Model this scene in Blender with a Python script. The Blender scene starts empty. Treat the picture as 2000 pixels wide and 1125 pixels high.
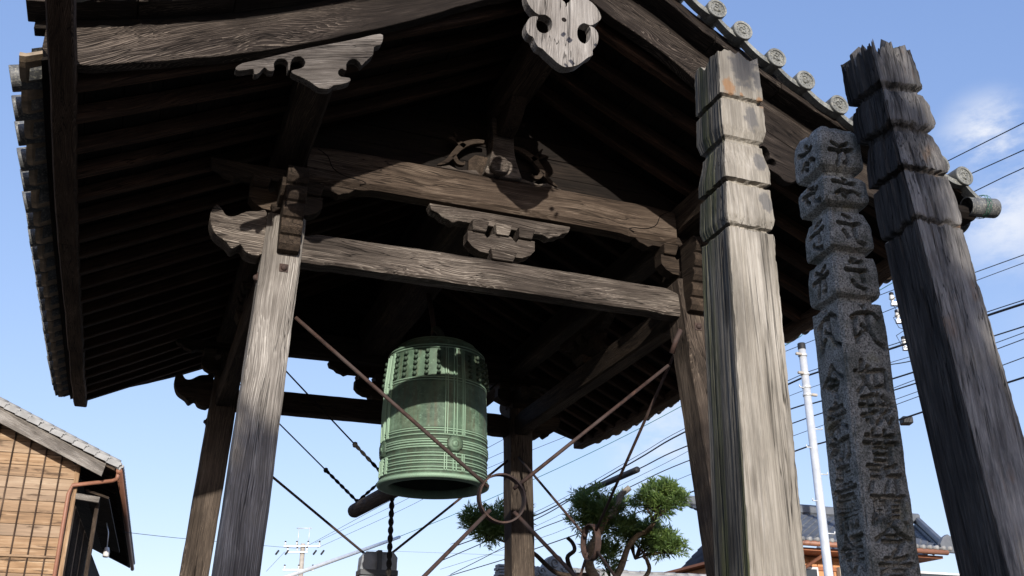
import bpy, bmesh, math, random
import numpy as np
from mathutils import Vector, Matrix, noise
random.seed(7); rng = np.random.default_rng(7)
SC = bpy.context.scene
COL = SC.collection
R = math.radians

# ------------------------------------------------------------------ camera
CAM = Vector((-2.1713, -7.8641, 1.5)); PITCH = R(23.008); YAW = R(-20.489); F = 1975.8
cd = bpy.data.cameras.new('camera'); cam = bpy.data.objects.new('camera', cd); COL.objects.link(cam)
cd.sensor_width = 36; cd.lens = F / 2000 * 36; cd.clip_start = .05; cd.clip_end = 3000
cam.location = CAM; cam.rotation_euler = (R(90) + PITCH, 0, YAW)
SC.camera = cam

# ------------------------------------------------------------------ light
SUND = Vector((.165, 1, -.28)).normalized()          # direction the light travels
SEL = math.asin(-SUND.z); SAZ = math.atan2(-SUND.x, -SUND.y)   # azimuth from +Y towards +X
w = bpy.data.worlds.new('World'); SC.world = w; w.use_nodes = True
nt = w.node_tree; nt.nodes.clear()
out = nt.nodes.new('ShaderNodeOutputWorld'); bg = nt.nodes.new('ShaderNodeBackground')
sky = nt.nodes.new('ShaderNodeTexSky'); sky.sky_type = 'NISHITA'; sky.sun_disc = False
sky.sun_elevation = SEL; sky.sun_rotation = SAZ; sky.air_density = 1.0; sky.dust_density = .6; sky.ozone_density = 1.6
sky.altitude = 0
# a few thin fair-weather clouds, placed by direction in the sky
tc = nt.nodes.new('ShaderNodeTexCoord')
mp = nt.nodes.new('ShaderNodeMapping'); mp.inputs['Scale'].default_value = (1, 1, 2.2)
nz = nt.nodes.new('ShaderNodeTexNoise'); nz.inputs['Scale'].default_value = 9; nz.inputs['Detail'].default_value = 7; nz.inputs['Roughness'].default_value = .62
nt.links.new(tc.outputs['Generated'], mp.inputs['Vector']); nt.links.new(mp.outputs['Vector'], nz.inputs['Vector'])
def skydir(u, v):
    d = Vector(((u - 1000) / F, -(v - 562.5) / F, -1.0)); d.rotate(cam.rotation_euler); return d.normalized()
acc = None
for (u, v, rad, amp) in [(1935, 270, .035, 1.0), (1970, 425, .044, .8), (1900, 420, .03, .5), (2030, 330, .04, .7), (1290, 850, .05, .5), (2300, 500, .10, .6), (2600, 300, .12, .7)]:
    dt = nt.nodes.new('ShaderNodeVectorMath'); dt.operation = 'DISTANCE'
    nt.links.new(tc.outputs['Generated'], dt.inputs[0]); dt.inputs[1].default_value = skydir(u, v)
    mr = nt.nodes.new('ShaderNodeMapRange'); mr.interpolation_type = 'SMOOTHSTEP'
    mr.inputs['From Min'].default_value = rad * 1.6; mr.inputs['From Max'].default_value = 0
    mr.inputs['To Max'].default_value = amp
    nt.links.new(dt.outputs['Value'], mr.inputs['Value'])
    if acc is None: acc = mr.outputs[0]
    else:
        ad = nt.nodes.new('ShaderNodeMath'); ad.operation = 'MAXIMUM'
        nt.links.new(acc, ad.inputs[0]); nt.links.new(mr.outputs[0], ad.inputs[1]); acc = ad.outputs[0]
cr = nt.nodes.new('ShaderNodeMapRange'); cr.interpolation_type = 'SMOOTHSTEP'
cr.inputs['From Min'].default_value = .36; cr.inputs['From Max'].default_value = .60
nt.links.new(nz.outputs['Fac'], cr.inputs['Value'])
mu = nt.nodes.new('ShaderNodeMath'); mu.operation = 'MULTIPLY'; nt.links.new(acc, mu.inputs[0]); nt.links.new(cr.outputs[0], mu.inputs[1])
mx = nt.nodes.new('ShaderNodeMix'); mx.data_type = 'RGBA'
wb = nt.nodes.new('ShaderNodeMix'); wb.data_type = 'RGBA'; wb.blend_type = 'MULTIPLY'; wb.inputs['Factor'].default_value = 1
# the camera's tone curve on the sky, channel by channel
sr = nt.nodes.new('ShaderNodeSeparateColor'); cbn = nt.nodes.new('ShaderNodeCombineColor'); nt.links.new(sky.outputs['Color'], sr.inputs[0])
for ch, (gmm, kk_) in enumerate(((.71, 1.06), (.62, 1.21), (.46, 1.95))):
    pw = nt.nodes.new('ShaderNodeMath'); pw.operation = 'POWER'; nt.links.new(sr.outputs[ch], pw.inputs[0]); pw.inputs[1].default_value = gmm
    ml = nt.nodes.new('ShaderNodeMath'); ml.operation = 'MULTIPLY'; nt.links.new(pw.outputs[0], ml.inputs[0]); ml.inputs[1].default_value = kk_
    nt.links.new(ml.outputs[0], cbn.inputs[ch])
nt.links.new(cbn.outputs[0], wb.inputs[6]); wb.inputs[7].default_value = (1, 1, 1, 1)
nt.links.new(mu.outputs[0], mx.inputs['Factor']); nt.links.new(wb.outputs[2], mx.inputs[6])
mx.inputs[7].default_value = (3.75, 3.85, 4.05, 1)
nt.links.new(mx.outputs[2], bg.inputs['Color']); bg.inputs['Strength'].default_value = .15
nt.links.new(bg.outputs[0], out.inputs['Surface'])
sl = bpy.data.lights.new('sun', 'SUN'); sl.energy = 3.7; sl.angle = R(.53); sl.color = (1, .935, .85)
so = bpy.data.objects.new('sun', sl); COL.objects.link(so); so.rotation_euler = SUND.to_track_quat('-Z', 'Y').to_euler(); so.location = (-4, -30, 14)
vs = SC.view_settings; vs.view_transform = 'Standard'; vs.look = 'None'; vs.exposure = .75; vs.gamma = 1.0; vs.use_curve_mapping = False
SC.cycles.max_bounces = 6; SC.cycles.diffuse_bounces = 3; SC.cycles.caustics_reflective = False; SC.cycles.caustics_refractive = False

# ------------------------------------------------------------------ pixel helpers (photo pixel -> a point on a plane of the place)
MR = cam.rotation_euler.to_matrix()
def ray(u, v): return MR @ Vector(((u - 1000) / F, -(v - 562.5) / F, -1.0))
def on(u, v, ax, val):
    d = ray(u, v); return CAM + d * ((val - CAM[ax]) / d[ax])
def athd(u, v, D):
    d = ray(u, v); return CAM + d * (D / math.hypot(d.x, d.y))

# ------------------------------------------------------------------ materials
class NG:
    def __init__(s, name, rough=.85, spec=.25):
        s.m = bpy.data.materials.new(name); s.m.use_nodes = True; s.t = s.m.node_tree
        s.b = s.t.nodes['Principled BSDF']; s.b.inputs['Roughness'].default_value = rough
        s.b.inputs['Specular IOR Level'].default_value = spec
    def n(s, ty, **kw):
        x = s.t.nodes.new('ShaderNode' + ty)
        for k, v in kw.items():
            if k.startswith('i_'):
                key = k[2:].replace('_', ' ')
                x.inputs[int(key) if key.isdigit() else key].default_value = v
            else: setattr(x, k, v)
        return x
    def l(s, a, b): s.t.links.new(a, b)
    def coords(s, scale=(1, 1, 1), rand=7.0, src='Object'):
        c = s.n('TexCoord'); o = s.n('ObjectInfo')
        mv = s.n('VectorMath', operation='MULTIPLY_ADD')
        s.l(o.outputs['Random'], mv.inputs[0]); mv.inputs[1].default_value = (rand, rand * 1.7, rand * 2.3)
        s.l(c.outputs[src], mv.inputs[2])
        return mv.outputs[0]
    def noise(s, vec, scale, detail=4, rough=.55, stretch=None, dist=0):
        if stretch:
            m = s.n('Mapping'); m.inputs['Scale'].default_value = stretch; s.l(vec, m.inputs['Vector']); vec = m.outputs[0]
        x = s.n('TexNoise', i_Scale=scale, i_Detail=detail, i_Roughness=rough, i_Distortion=dist); s.l(vec, x.inputs['Vector'])
        return x.outputs['Fac']
    def ramp(s, fac, stops):
        r = s.n('ValToRGB'); e = r.color_ramp.elements
        while len(e) < len(stops): e.new(.5)
        for q, (p, c) in zip(e, stops): q.position = p; q.color = (*c, 1) if len(c) == 3 else c
        s.l(fac, r.inputs[0]); return r.outputs['Color']
    def rng(s, fac, a, b, lo=0., hi=1.):
        m = s.n('MapRange'); m.inputs['From Min'].default_value = a; m.inputs['From Max'].default_value = b
        m.inputs['To Min'].default_value = lo; m.inputs['To Max'].default_value = hi; s.l(fac, m.inputs['Value']); return m.outputs[0]
    def math(s, op, a, b):
        m = s.n('Math', operation=op)
        for i, q in enumerate((a, b)):
            if isinstance(q, (int, float)): m.inputs[i].default_value = q
            else: s.l(q, m.inputs[i])
        return m.outputs[0]
    def mix(s, fac, a, b, mode='MIX'):
        m = s.n('Mix', data_type='RGBA', blend_type=mode)
        for q, sock in ((fac, m.inputs['Factor']), (a, m.inputs[6]), (b, m.inputs[7])):
            if isinstance(q, (int, float)): sock.default_value = q
            elif isinstance(q, tuple): sock.default_value = (*q, 1) if len(q) == 3 else q
            else: s.l(q, sock)
        return m.outputs[2]
    def color(s, c):
        if isinstance(c, tuple): s.b.inputs['Base Color'].default_value = (*c, 1)
        else: s.l(c, s.b.inputs['Base Color'])
    def bump(s, h, strength=.5, dist=.01):
        b = s.n('Bump'); b.inputs['Strength'].default_value = strength; b.inputs['Distance'].default_value = dist
        s.l(h, b.inputs['Height']); s.l(b.outputs[0], s.b.inputs['Normal'])

def wood(name, dark, mid, light, bump=.7, ring=1.0, fine=1.0, green=None, black=None, orange=None, dist=.006, spec=.15, swirl=1.0):
    """weathered timber; the grain runs along the object's local X"""
    g = NG(name, .84, spec); v = g.coords()
    w1 = g.n('TexNoise', i_Scale=1.0, i_Detail=2, i_Roughness=.45)
    m1 = g.n('Mapping'); m1.inputs['Scale'].default_value = (.9, 3.4, 3.4); g.l(v, m1.inputs['Vector']); g.l(m1.outputs[0], w1.inputs['Vector'])
    cs = g.n('VectorMath', operation='SUBTRACT'); g.l(w1.outputs['Color'], cs.inputs[0]); cs.inputs[1].default_value = (.5, .5, .5)
    vv = g.n('VectorMath', operation='MULTIPLY_ADD'); g.l(cs.outputs[0], vv.inputs[0]); vv.inputs[1].default_value = (0, .16 * swirl, .16 * swirl); g.l(v, vv.inputs[2])
    vw = vv.outputs[0]
    sp = g.n('SeparateXYZ'); g.l(vw, sp.inputs[0])
    dd = g.math('ADD', g.math('MULTIPLY', sp.outputs['Y'], 95. * fine), g.math('MULTIPLY', sp.outputs['Z'], 118. * fine))
    jit = g.noise(vw, 1.0, 3, .6, (2.0, 30, 30)); dd = g.math('ADD', dd, g.math('MULTIPLY', jit, 3.2))
    vo = g.n('TexVoronoi', i_Scale=1.0); mk = g.n('Mapping'); mk.inputs['Scale'].default_value = (1.1, 4.2, 4.2); g.l(v, mk.inputs['Vector']); g.l(mk.outputs[0], vo.inputs['Vector'])
    knot = g.rng(vo.outputs['Distance'], .085, .045)
    dd = g.math('ADD', dd, g.math('MULTIPLY', g.rng(vo.outputs['Distance'], .34, .0), 5.0 * swirl))
    fr = g.math('FRACT', dd, 0.)
    rings = g.math('POWER', fr, 2.2)                                  # soft rise, hard edge: late wood line
    fib = g.noise(vw, 1.0, 4, .65, (5, 210 * fine, 210 * fine))
    fib2 = g.noise(vw, 1.0, 4, .6, (1.6, 60 * fine, 60 * fine))
    big = g.noise(v, 1.0, 5, .6, (1.3, 4.5, 4.5))
    ck = g.noise(vw, 1.0, 2, .5, (.8, 34 * fine, 34 * fine))
    crack = g.rng(g.math('ABSOLUTE', g.math('SUBTRACT', ck, .5), 0.), .0, .02)
    gate = g.rng(g.noise(v, 1.0, 2, .5, (1.1, 7, 7)), .46, .56)
    crack = g.math('MAXIMUM', crack, gate)
    fade = g.rng(g.noise(v, 1.0, 3, .5, (1.5, 8, 8)), .35, .65, .25, 1.0)
    h = g.math('ADD', g.math('MULTIPLY', g.math('MULTIPLY', rings, fade), .42 * ring), g.math('ADD', g.math('MULTIPLY', fib, .5), g.math('MULTIPLY', fib2, .62)))
    tone = g.math('ADD', g.math('MULTIPLY', h, .62), g.math('MULTIPLY', big, .62))
    k = .11 * ring
    c = g.ramp(g.rng(tone, .46 + k * .4, .86 + k), [(0, dark), (.5, mid), (1, light)])
    if orange:
        c = g.mix(g.math('MULTIPLY', g.rng(g.noise(v, 1.0, 3, .6, (3.5, 11, 11)), .63, .74), .85), c, orange)
    if green:
        c = g.mix(g.math('MULTIPLY', g.rng(g.noise(v, 1.0, 5, .6, (.6, 17, 17)), .5, .66), .7), c, green)
    if black:
        c = g.mix(g.math('MULTIPLY', g.rng(g.noise(v, 1.0, 6, .68, (2.2, 13, 13)), .46, .66), .85), c, black)
    c = g.mix(g.math('MULTIPLY', knot, .75), c, tuple(x * .8 for x in dark))
    c = g.mix(g.rng(crack, 0, 1, .9, 0), c, tuple(x * .2 for x in dark))
    g.color(c)
    g.bump(g.math('ADD', h, g.math('MULTIPLY', crack, .8)), bump, dist)
    return g.m

M = {}
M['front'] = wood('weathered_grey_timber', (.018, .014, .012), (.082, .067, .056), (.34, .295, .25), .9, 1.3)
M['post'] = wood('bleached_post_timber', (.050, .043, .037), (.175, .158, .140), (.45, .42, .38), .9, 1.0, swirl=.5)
M['post_dark'] = wood('brown_post_timber', (.018, .014, .011), (.065, .050, .039), (.19, .15, .115), .9, 1.1, swirl=.8)  # browner, darker wood of the back and right posts
M['koryo'] = wood('warm_brown_beam', (.016, .011, .008), (.068, .049, .036), (.20, .155, .118), .9, 1.1)
M['eave'] = wood('eave_board_timber', (.022, .015, .011), (.075, .050, .036), (.19, .13, .095), .9, 1.0)
M['dark'] = wood('near_black_timber', (.004, .003, .0025), (.010, .0075, .006), (.028, .020, .015), .4, .6)  # near-black wood for hidden boards, fillets and beds
M['brown'] = wood('brown_aged_timber', (.010, .007, .0055), (.036, .026, .019), (.11, .08, .057), .7, .9)
M['raft'] = wood('reddish_dark_rafter', (.013, .008, .006), (.042, .025, .017), (.12, .068, .045), .4, .5)
M['barge'] = wood('bargeboard_timber', (.008, .006, .005), (.026, .020, .0165), (.15, .122, .10), .9, 1.3, swirl=1.3)
M['pale'] = wood('pale_carved_timber', (.10, .088, .078), (.265, .245, .225), (.48, .455, .425), 1.0, 1.0, swirl=.7)
M['pale2'] = wood('weathered_carved_timber', (.035, .029, .025), (.125, .110, .098), (.33, .30, .275), 1.0, 1.1, swirl=.8)
def rot_shade_spots(m, spots, col, amt=.72):
    """patches of broken orange wood or of painted dapple shade at given places (object space)"""
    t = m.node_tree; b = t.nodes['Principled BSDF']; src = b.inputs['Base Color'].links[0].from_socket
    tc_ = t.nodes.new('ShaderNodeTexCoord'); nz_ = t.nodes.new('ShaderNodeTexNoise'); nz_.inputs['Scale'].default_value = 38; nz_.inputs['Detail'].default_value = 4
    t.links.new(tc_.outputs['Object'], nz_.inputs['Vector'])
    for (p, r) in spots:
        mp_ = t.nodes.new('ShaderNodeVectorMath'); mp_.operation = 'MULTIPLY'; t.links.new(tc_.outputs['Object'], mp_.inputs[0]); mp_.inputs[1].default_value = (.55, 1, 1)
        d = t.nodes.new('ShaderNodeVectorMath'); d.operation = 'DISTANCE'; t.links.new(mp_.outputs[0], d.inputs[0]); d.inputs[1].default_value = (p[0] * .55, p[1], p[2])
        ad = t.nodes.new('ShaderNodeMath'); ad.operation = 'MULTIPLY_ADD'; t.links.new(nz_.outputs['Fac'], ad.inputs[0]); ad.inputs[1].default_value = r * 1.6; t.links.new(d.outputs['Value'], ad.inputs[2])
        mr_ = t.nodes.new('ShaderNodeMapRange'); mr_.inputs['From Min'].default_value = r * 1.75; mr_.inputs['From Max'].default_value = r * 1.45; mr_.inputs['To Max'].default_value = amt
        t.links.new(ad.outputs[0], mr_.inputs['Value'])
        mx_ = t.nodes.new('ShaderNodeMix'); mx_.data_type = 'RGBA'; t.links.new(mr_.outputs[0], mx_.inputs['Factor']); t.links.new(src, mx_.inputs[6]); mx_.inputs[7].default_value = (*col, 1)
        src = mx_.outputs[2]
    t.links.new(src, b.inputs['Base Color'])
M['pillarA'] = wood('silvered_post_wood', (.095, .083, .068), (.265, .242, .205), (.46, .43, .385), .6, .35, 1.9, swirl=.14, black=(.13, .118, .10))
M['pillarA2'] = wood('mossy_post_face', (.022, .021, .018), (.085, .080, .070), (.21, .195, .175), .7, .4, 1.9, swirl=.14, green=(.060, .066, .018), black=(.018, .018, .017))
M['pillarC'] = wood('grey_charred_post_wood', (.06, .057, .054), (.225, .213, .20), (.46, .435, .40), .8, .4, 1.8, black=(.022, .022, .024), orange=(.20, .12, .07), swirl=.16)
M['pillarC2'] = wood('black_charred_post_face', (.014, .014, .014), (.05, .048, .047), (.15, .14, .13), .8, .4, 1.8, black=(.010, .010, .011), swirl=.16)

def simple(name, col, rough=.7, spec=.3, metal=0, var=.25, scale=6, bump=.0, bscale=40):
    g = NG(name, rough, spec); v = g.coords(); n = g.noise(v, scale, 5, .6)
    lo = tuple(c * (1 - var) for c in col); hi = tuple(min(1, c * (1 + var)) for c in col)
    g.color(g.ramp(g.rng(n, .3, .7), [(0, lo), (1, hi)])); g.b.inputs['Metallic'].default_value = metal
    if bump: g.bump(g.noise(v, bscale, 4, .6), bump, .004)
    return g.m
def rust():
    g = NG('rusted_iron', .75, .3); v = g.coords(); n = g.noise(v, 22, 6, .65); n2 = g.noise(v, 4, 3)
    c = g.ramp(n, [(.3, (.014, .009, .008)), (.55, (.045, .024, .018)), (.75, (.095, .052, .036))])
    c = g.mix(g.rng(n2, .42, .62), c, (.055, .038, .033)); g.color(c); g.bump(n, .4, .003); return g.m
M['rust'] = rust()
def tile_mat(name, base, brown=False):
    g = NG(name, .55, .35); v = g.coords(); n = g.noise(v, 9, 6, .65); n2 = g.noise(v, 70, 4, .6)
    c = g.ramp(n, [(.3, tuple(x * .45 for x in base)), (.55, base), (.72, tuple(x * 1.7 for x in base))])
    c = g.mix(g.math('MULTIPLY', g.rng(n2, .52, .66), .5), c, (.36, .35, .29) if not brown else (.2, .14, .08))
    g.color(c); g.bump(n2, .35, .004); return g.m
M['tile'] = tile_mat('smoked_clay_tile', (.085, .088, .09))
M['tiledisc'] = tile_mat('lichen_grey_tile', (.15, .154, .145))
M['tileunder'] = tile_mat('muddy_tile_underside', (.27, .205, .14), True)
M['rooftile'] = simple('blue_grey_roof_tile', (.105, .115, .13), .5, .4, 0, .3, 3)
M['rooftile2'] = simple('pale_grey_roof_tile', (.24, .24, .235), .6, .35, 0, .3, 3)

def bell_mat():
    g = NG('verdigris_bronze', .62, .35); v = g.coords(rand=0)
    n = g.noise(v, 3.2, 6, .62); n2 = g.noise(v, 26, 5, .6); n3 = g.noise(v, 1.0, 5, .6, (22, 22, 2.2))
    c = g.ramp(g.math('ADD', g.math('MULTIPLY', n, .7), g.math('MULTIPLY', n2, .3)), [(.3, (.032, .056, .038)), (.5, (.080, .134, .088)), (.68, (.165, .250, .170))])
    c = g.mix(g.math('MULTIPLY', g.rng(n3, .46, .66), .6), c, (.088, .074, .045))
    c = g.mix(g.math('MULTIPLY', g.rng(n2, .6, .72), .6), c, (.21, .32, .24))
    ge = g.n('NewGeometry'); c = g.mix(g.math('MULTIPLY', g.rng(ge.outputs['Pointiness'], .505, .56), .75), c, (.26, .39, .28)); c = g.mix(g.math('MULTIPLY', g.rng(ge.outputs['Pointiness'], .495, .45), .6), c, (.022, .035, .024))
    g.color(c); g.b.inputs['Metallic'].default_value = .1
    g.bump(g.math('ADD', n2, g.math('MULTIPLY', n, .5)), .25, .006)
    return g.m
M['bell'] = bell_mat()
M['bellin'] = simple('dark_bell_bronze', (.03, .04, .033), .7, .2, 0, .3)

def granite():
    g = NG('speckled_granite', .85, .2); v = g.coords(rand=0)
    n = g.noise(v, 170, 3, .6); n2 = g.noise(v, 9, 6, .65); n3 = g.noise(v, 80, 2, .5)
    c = g.ramp(n, [(.34, (.06, .062, .056)), (.47, (.185, .187, .172)), (.64, (.34, .342, .315))])
    c = g.mix(g.math('MULTIPLY', g.rng(n3, .62, .68), .6), c, (.40, .40, .37))
    c = g.mix(g.math('MULTIPLY', g.rng(n2, .48, .66), .7), c, (.042, .050, .038))
    c = g.mix(g.math('MULTIPLY', g.rng(g.noise(v, 5, 3, .6), .62, .72), .45), c, (.24, .22, .10))
    g.color(c); g.bump(g.math('ADD', n, n3), .5, .004); return g.m
M['granite'] = granite()
M['rope'] = simple('black_twisted_rope', (.02, .018, .016), .9, .1, 0, .4, 30)
M['log'] = wood('dark_striker_log', (.02, .015, .012), (.055, .042, .034), (.12, .095, .08), .7, .4)
M['grey_wrap'] = simple('grey_tarpaulin_wrap', (.22, .235, .25), .5, .4, 0, .35, 9, .5, 14)
M['black_tape'] = simple('dark_tape', (.05, .055, .06), .5, .4)
M['galv'] = simple('galvanised_steel', (.60, .62, .63), .45, .5, .3, .12, 8)
M['concrete'] = simple('pale_concrete', (.36, .33, .29), .9, .2, 0, .2, 6)
M['black_rubber'] = simple('black_cable', (.018, .019, .021), .6, .3)
M['green_wire'] = simple('green_cable', (.07, .22, .20), .6, .3)
M['white_ins'] = simple('white_porcelain', (.62, .62, .60), .3, .5)
M['twine'] = simple('green_twine', (.05, .16, .11), .8, .2)

# ------------------------------------------------------------------ object helpers
def link(name, me, mat=None, parent=None, mw=None):
    o = bpy.data.objects.new(name, me); COL.objects.link(o)
    if mat and me is not None and len(me.materials) == 0: me.materials.append(mat)
    if parent: o.parent = parent
    if mw is not None: o.matrix_local = mw
    return o
def thing(name, label, cat, loc=(0, 0, 0), rz=0, group=None):
    o = bpy.data.objects.new(name, None); COL.objects.link(o); o.location = loc; o.rotation_euler = (0, 0, rz)
    o.empty_display_size = .2
    return tag(o, label, cat, group)
def tag(o, label=None, cat=None, group=None, kind=None):
    if label: o['label'] = label
    if cat: o['category'] = cat
    if group: o['group'] = group
    if kind: o['kind'] = kind
    return o
def mesh(name, verts, faces, smooth=False):
    me = bpy.data.meshes.new(name); me.from_pydata([tuple(v) for v in verts], [], faces); me.update()
    if smooth: me.polygons.foreach_set('use_smooth', [True] * len(me.polygons))
    return me
def npmesh(name, V, Fq, smooth=False):
    me = bpy.data.meshes.new(name); V = np.asarray(V, np.float32); Fq = np.asarray(Fq, np.int32); k = Fq.shape[1]
    me.vertices.add(len(V)); me.vertices.foreach_set('co', V.ravel())
    me.loops.add(Fq.size); me.loops.foreach_set('vertex_index', Fq.ravel())
    me.polygons.add(len(Fq)); me.polygons.foreach_set('loop_start', np.arange(0, Fq.size, k, dtype=np.int32))
    me.polygons.foreach_set('loop_total', np.full(len(Fq), k, np.int32))
    if smooth: me.polygons.foreach_set('use_smooth', np.ones(len(Fq), bool))
    me.update(calc_edges=True); me.validate(); return me
def frame(P, Q, up=(0, 0, 1)):
    P, Q = Vector(P), Vector(Q); x = (Q - P).normalized(); z = Vector(up); z = (z - x * z.dot(x)).normalized(); y = z.cross(x)
    m = Matrix((x, y, z)).transposed().to_4x4(); m.translation = P; return m, (Q - P).length
def section(w, h, b):
    a, c = w / 2, h / 2
    return [(-a + b, -c), (a - b, -c), (a, -c + b), (a, c - b), (a - b, c), (-a + b, c), (-a, c - b), (-a, -c + b)]
def sweep_mesh(name, path, sec, ups=None, warp=0., seed=0, smooth=False, closed=False):
    """path: list of Vectors (local); sec: list of (side, up)"""
    n = len(sec); V = []; Fs = []
    for i, p in enumerate(path):
        t = (path[min(i + 1, len(path) - 1)] - path[max(i - 1, 0)])
        if closed: t = path[(i + 1) % len(path)] - path[i - 1]
        t = t.normalized()
        u = Vector(ups[i] if isinstance(ups, list) else (ups or (0, 0, 1))); u = (u - t * u.dot(t)).normalized(); s = u.cross(t)
        for (a, c) in sec:
            q = p + s * a + u * c
            if warp:
                q += Vector(noise.noise_vector(q * 2.3 + Vector((seed, seed * 1.3, 0)))) * warp + Vector(noise.noise_vector(q * 9 + Vector((0, seed, 0)))) * warp * .4
            V.append(q)
    m = len(path)
    for i in range(m if closed else m - 1):
        j = (i + 1) % m
        for k in range(n):
            l = (k + 1) % n; Fs.append((i * n + k, i * n + l, j * n + l, j * n + k))
    if not closed:
        Fs.append(tuple(range(n))[::-1]); Fs.append(tuple((m - 1) * n + k for k in range(n)))
    return mesh(name, V, Fs, smooth)
_seed = [0]
def timber(name, P, Q, w, h, mat, parent=None, up=(0, 0, 1), bevel=.01, warp=.003, seg=.12):
    m, L = frame(P, Q, up); _seed[0] += 3.7
    k = max(2, int(L / seg) + 1)
    me = sweep_mesh(name, [Vector((L * i / (k - 1), 0, 0)) for i in range(k)], section(w, h, min(bevel, w * .3, h * .3)), warp=warp, seed=_seed[0])
    return link(name, me, mat, parent, m)
def spline(pts, k=5, closed=True):
    n = len(pts); o = []
    for i in range(n if closed else n - 1):
        g = lambda j: Vector(pts[j % n]) if closed else Vector(pts[max(0, min(n - 1, j))])
        a, b, c, d = g(i - 1), g(i), g(i + 1), g(i + 2)
        for s in range(k):
            t = s / k
            o.append(.5 * ((2 * b) + (c - a) * t + (2 * a - 5 * b + 4 * c - d) * t * t + (3 * b - a - 3 * c + d) * t ** 3))
    if not closed: o.append(Vector(pts[-1]))
    return o
def prism_mesh(name, outl, t, bevel=.006):
    """outl: 2D (x, z) loop; extruded along local Y by +-t/2; worn edge as a real chamfer"""
    n = len(outl); area = sum(outl[i][0] * outl[(i + 1) % n][1] - outl[(i + 1) % n][0] * outl[i][1] for i in range(n))
    if area < 0: outl = outl[::-1]
    bm = bmesh.new()
    f = [bm.verts.new((p[0], -t / 2, p[1])) for p in outl]; b = [bm.verts.new((p[0], t / 2, p[1])) for p in outl]
    bm.faces.new(f); bm.faces.new(b[::-1])
    for i in range(n):
        j = (i + 1) % n; bm.faces.new((f[j], f[i], b[i], b[j]))
    bmesh.ops.recalc_face_normals(bm, faces=bm.faces[:])
    me = bpy.data.meshes.new(name); bm.to_mesh(me); bm.free(); return me
def prism(name, outl, y, t, mat, parent=None, ang=0., bevel=.006, sm=0):
    """outline given in world (x, z) at depth y (front face at y, going back t); ang: direction of the grain in the xz plane"""
    pts = [Vector((p[0], p[1])) for p in outl]
    if sm: pts = spline(pts, sm)
    c = sum(pts, Vector((0, 0))) / len(pts); ca, sa = math.cos(ang), math.sin(ang)
    loc = [((p - c).x * ca + (p - c).y * sa, -(p - c).x * sa + (p - c).y * ca) for p in pts]
    me = prism_mesh(name, loc, t)
    m = Matrix.Translation((c.x, y + t / 2, c.y)) @ Matrix.Rotation(-ang, 4, 'Y')
    o = link(name, me, mat, parent, m)
    if bevel:
        bv = o.modifiers.new('worn_edge', 'BEVEL'); bv.width = bevel; bv.segments = 2; bv.limit_method = 'ANGLE'; bv.angle_limit = R(35)
    return o
def prism_y(name, outl, x, t, mat, parent=None, bevel=.006, sm=0):
    """outline in world (y, z), thickness along X centred on x"""
    pts = [Vector((p[0], p[1])) for p in outl]
    if sm: pts = spline(pts, sm)
    c = sum(pts, Vector((0, 0))) / len(pts)
    me = prism_mesh(name, [(p - c) for p in pts], t)
    o = link(name, me, mat, parent, Matrix.Translation((x, c.x, c.y)) @ Matrix.Rotation(R(90), 4, 'Z'))
    if bevel:
        bv = o.modifiers.new('worn_edge', 'BEVEL'); bv.width = bevel; bv.segments = 2; bv.limit_method = 'ANGLE'; bv.angle_limit = R(35)
    return o
def px_xz(pts, y): return [(lambda q: (q.x, q.z))(on(u, v, 1, y)) for (u, v) in pts]
def circ(r, n=10): return [(r * math.cos(2 * math.pi * i / n), r * math.sin(2 * math.pi * i / n)) for i in range(n)]
def tube_mesh(name, pts, r, n=8, ups=(0.13, 0.21, 1)): return sweep_mesh(name, [Vector(p) for p in pts], circ(r, n), ups, smooth=True)
def tube(name, pts, r, mat, parent=None, n=8, ups=(0.13, 0.21, 1)):
    P = Vector(pts[0]); me = tube_mesh(name, [Vector(p) - P for p in pts], r, n, ups); return link(name, me, mat, parent, Matrix.Translation(P))
def lathe_mesh(name, prof, n=64, smooth=True, closed=False):
    V = []; Fs = []
    for (r, z) in prof:
        for k in range(n): V.append((r * math.cos(2 * math.pi * k / n), r * math.sin(2 * math.pi * k / n), z))
    for i in range(len(prof) - 1):
        for k in range(n):
            l = (k + 1) % n; Fs.append((i * n + k, i * n + l, (i + 1) * n + l, (i + 1) * n + k))
    return mesh(name, V, Fs, smooth)
def merge(name, meshes):
    V = []; Fs = []
    for (me, m) in meshes:
        o = len(V); V += [tuple(m @ v.co) for v in me.vertices]; Fs += [tuple(o + i for i in p.vertices) for p in me.polygons]
    return mesh(name, V, Fs)
def box_me(name, sx, sy, sz, b=.006):
    bm = bmesh.new(); bmesh.ops.create_cube(bm, size=1); bmesh.ops.scale(bm, vec=(sx, sy, sz), verts=bm.verts[:])
    if b: bmesh.ops.bevel(bm, geom=bm.edges[:], offset=min(b, sx * .3, sy * .3, sz * .3), segments=1, affect='EDGES')
    me = bpy.data.meshes.new(name); bm.to_mesh(me); bm.free(); return me
def box(name, c, s, mat, parent=None, b=.006, rz=0):
    return link(name, box_me(name, *s, b), mat, parent, Matrix.Translation(c) @ Matrix.Rotation(rz, 4, 'Z'))

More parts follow.
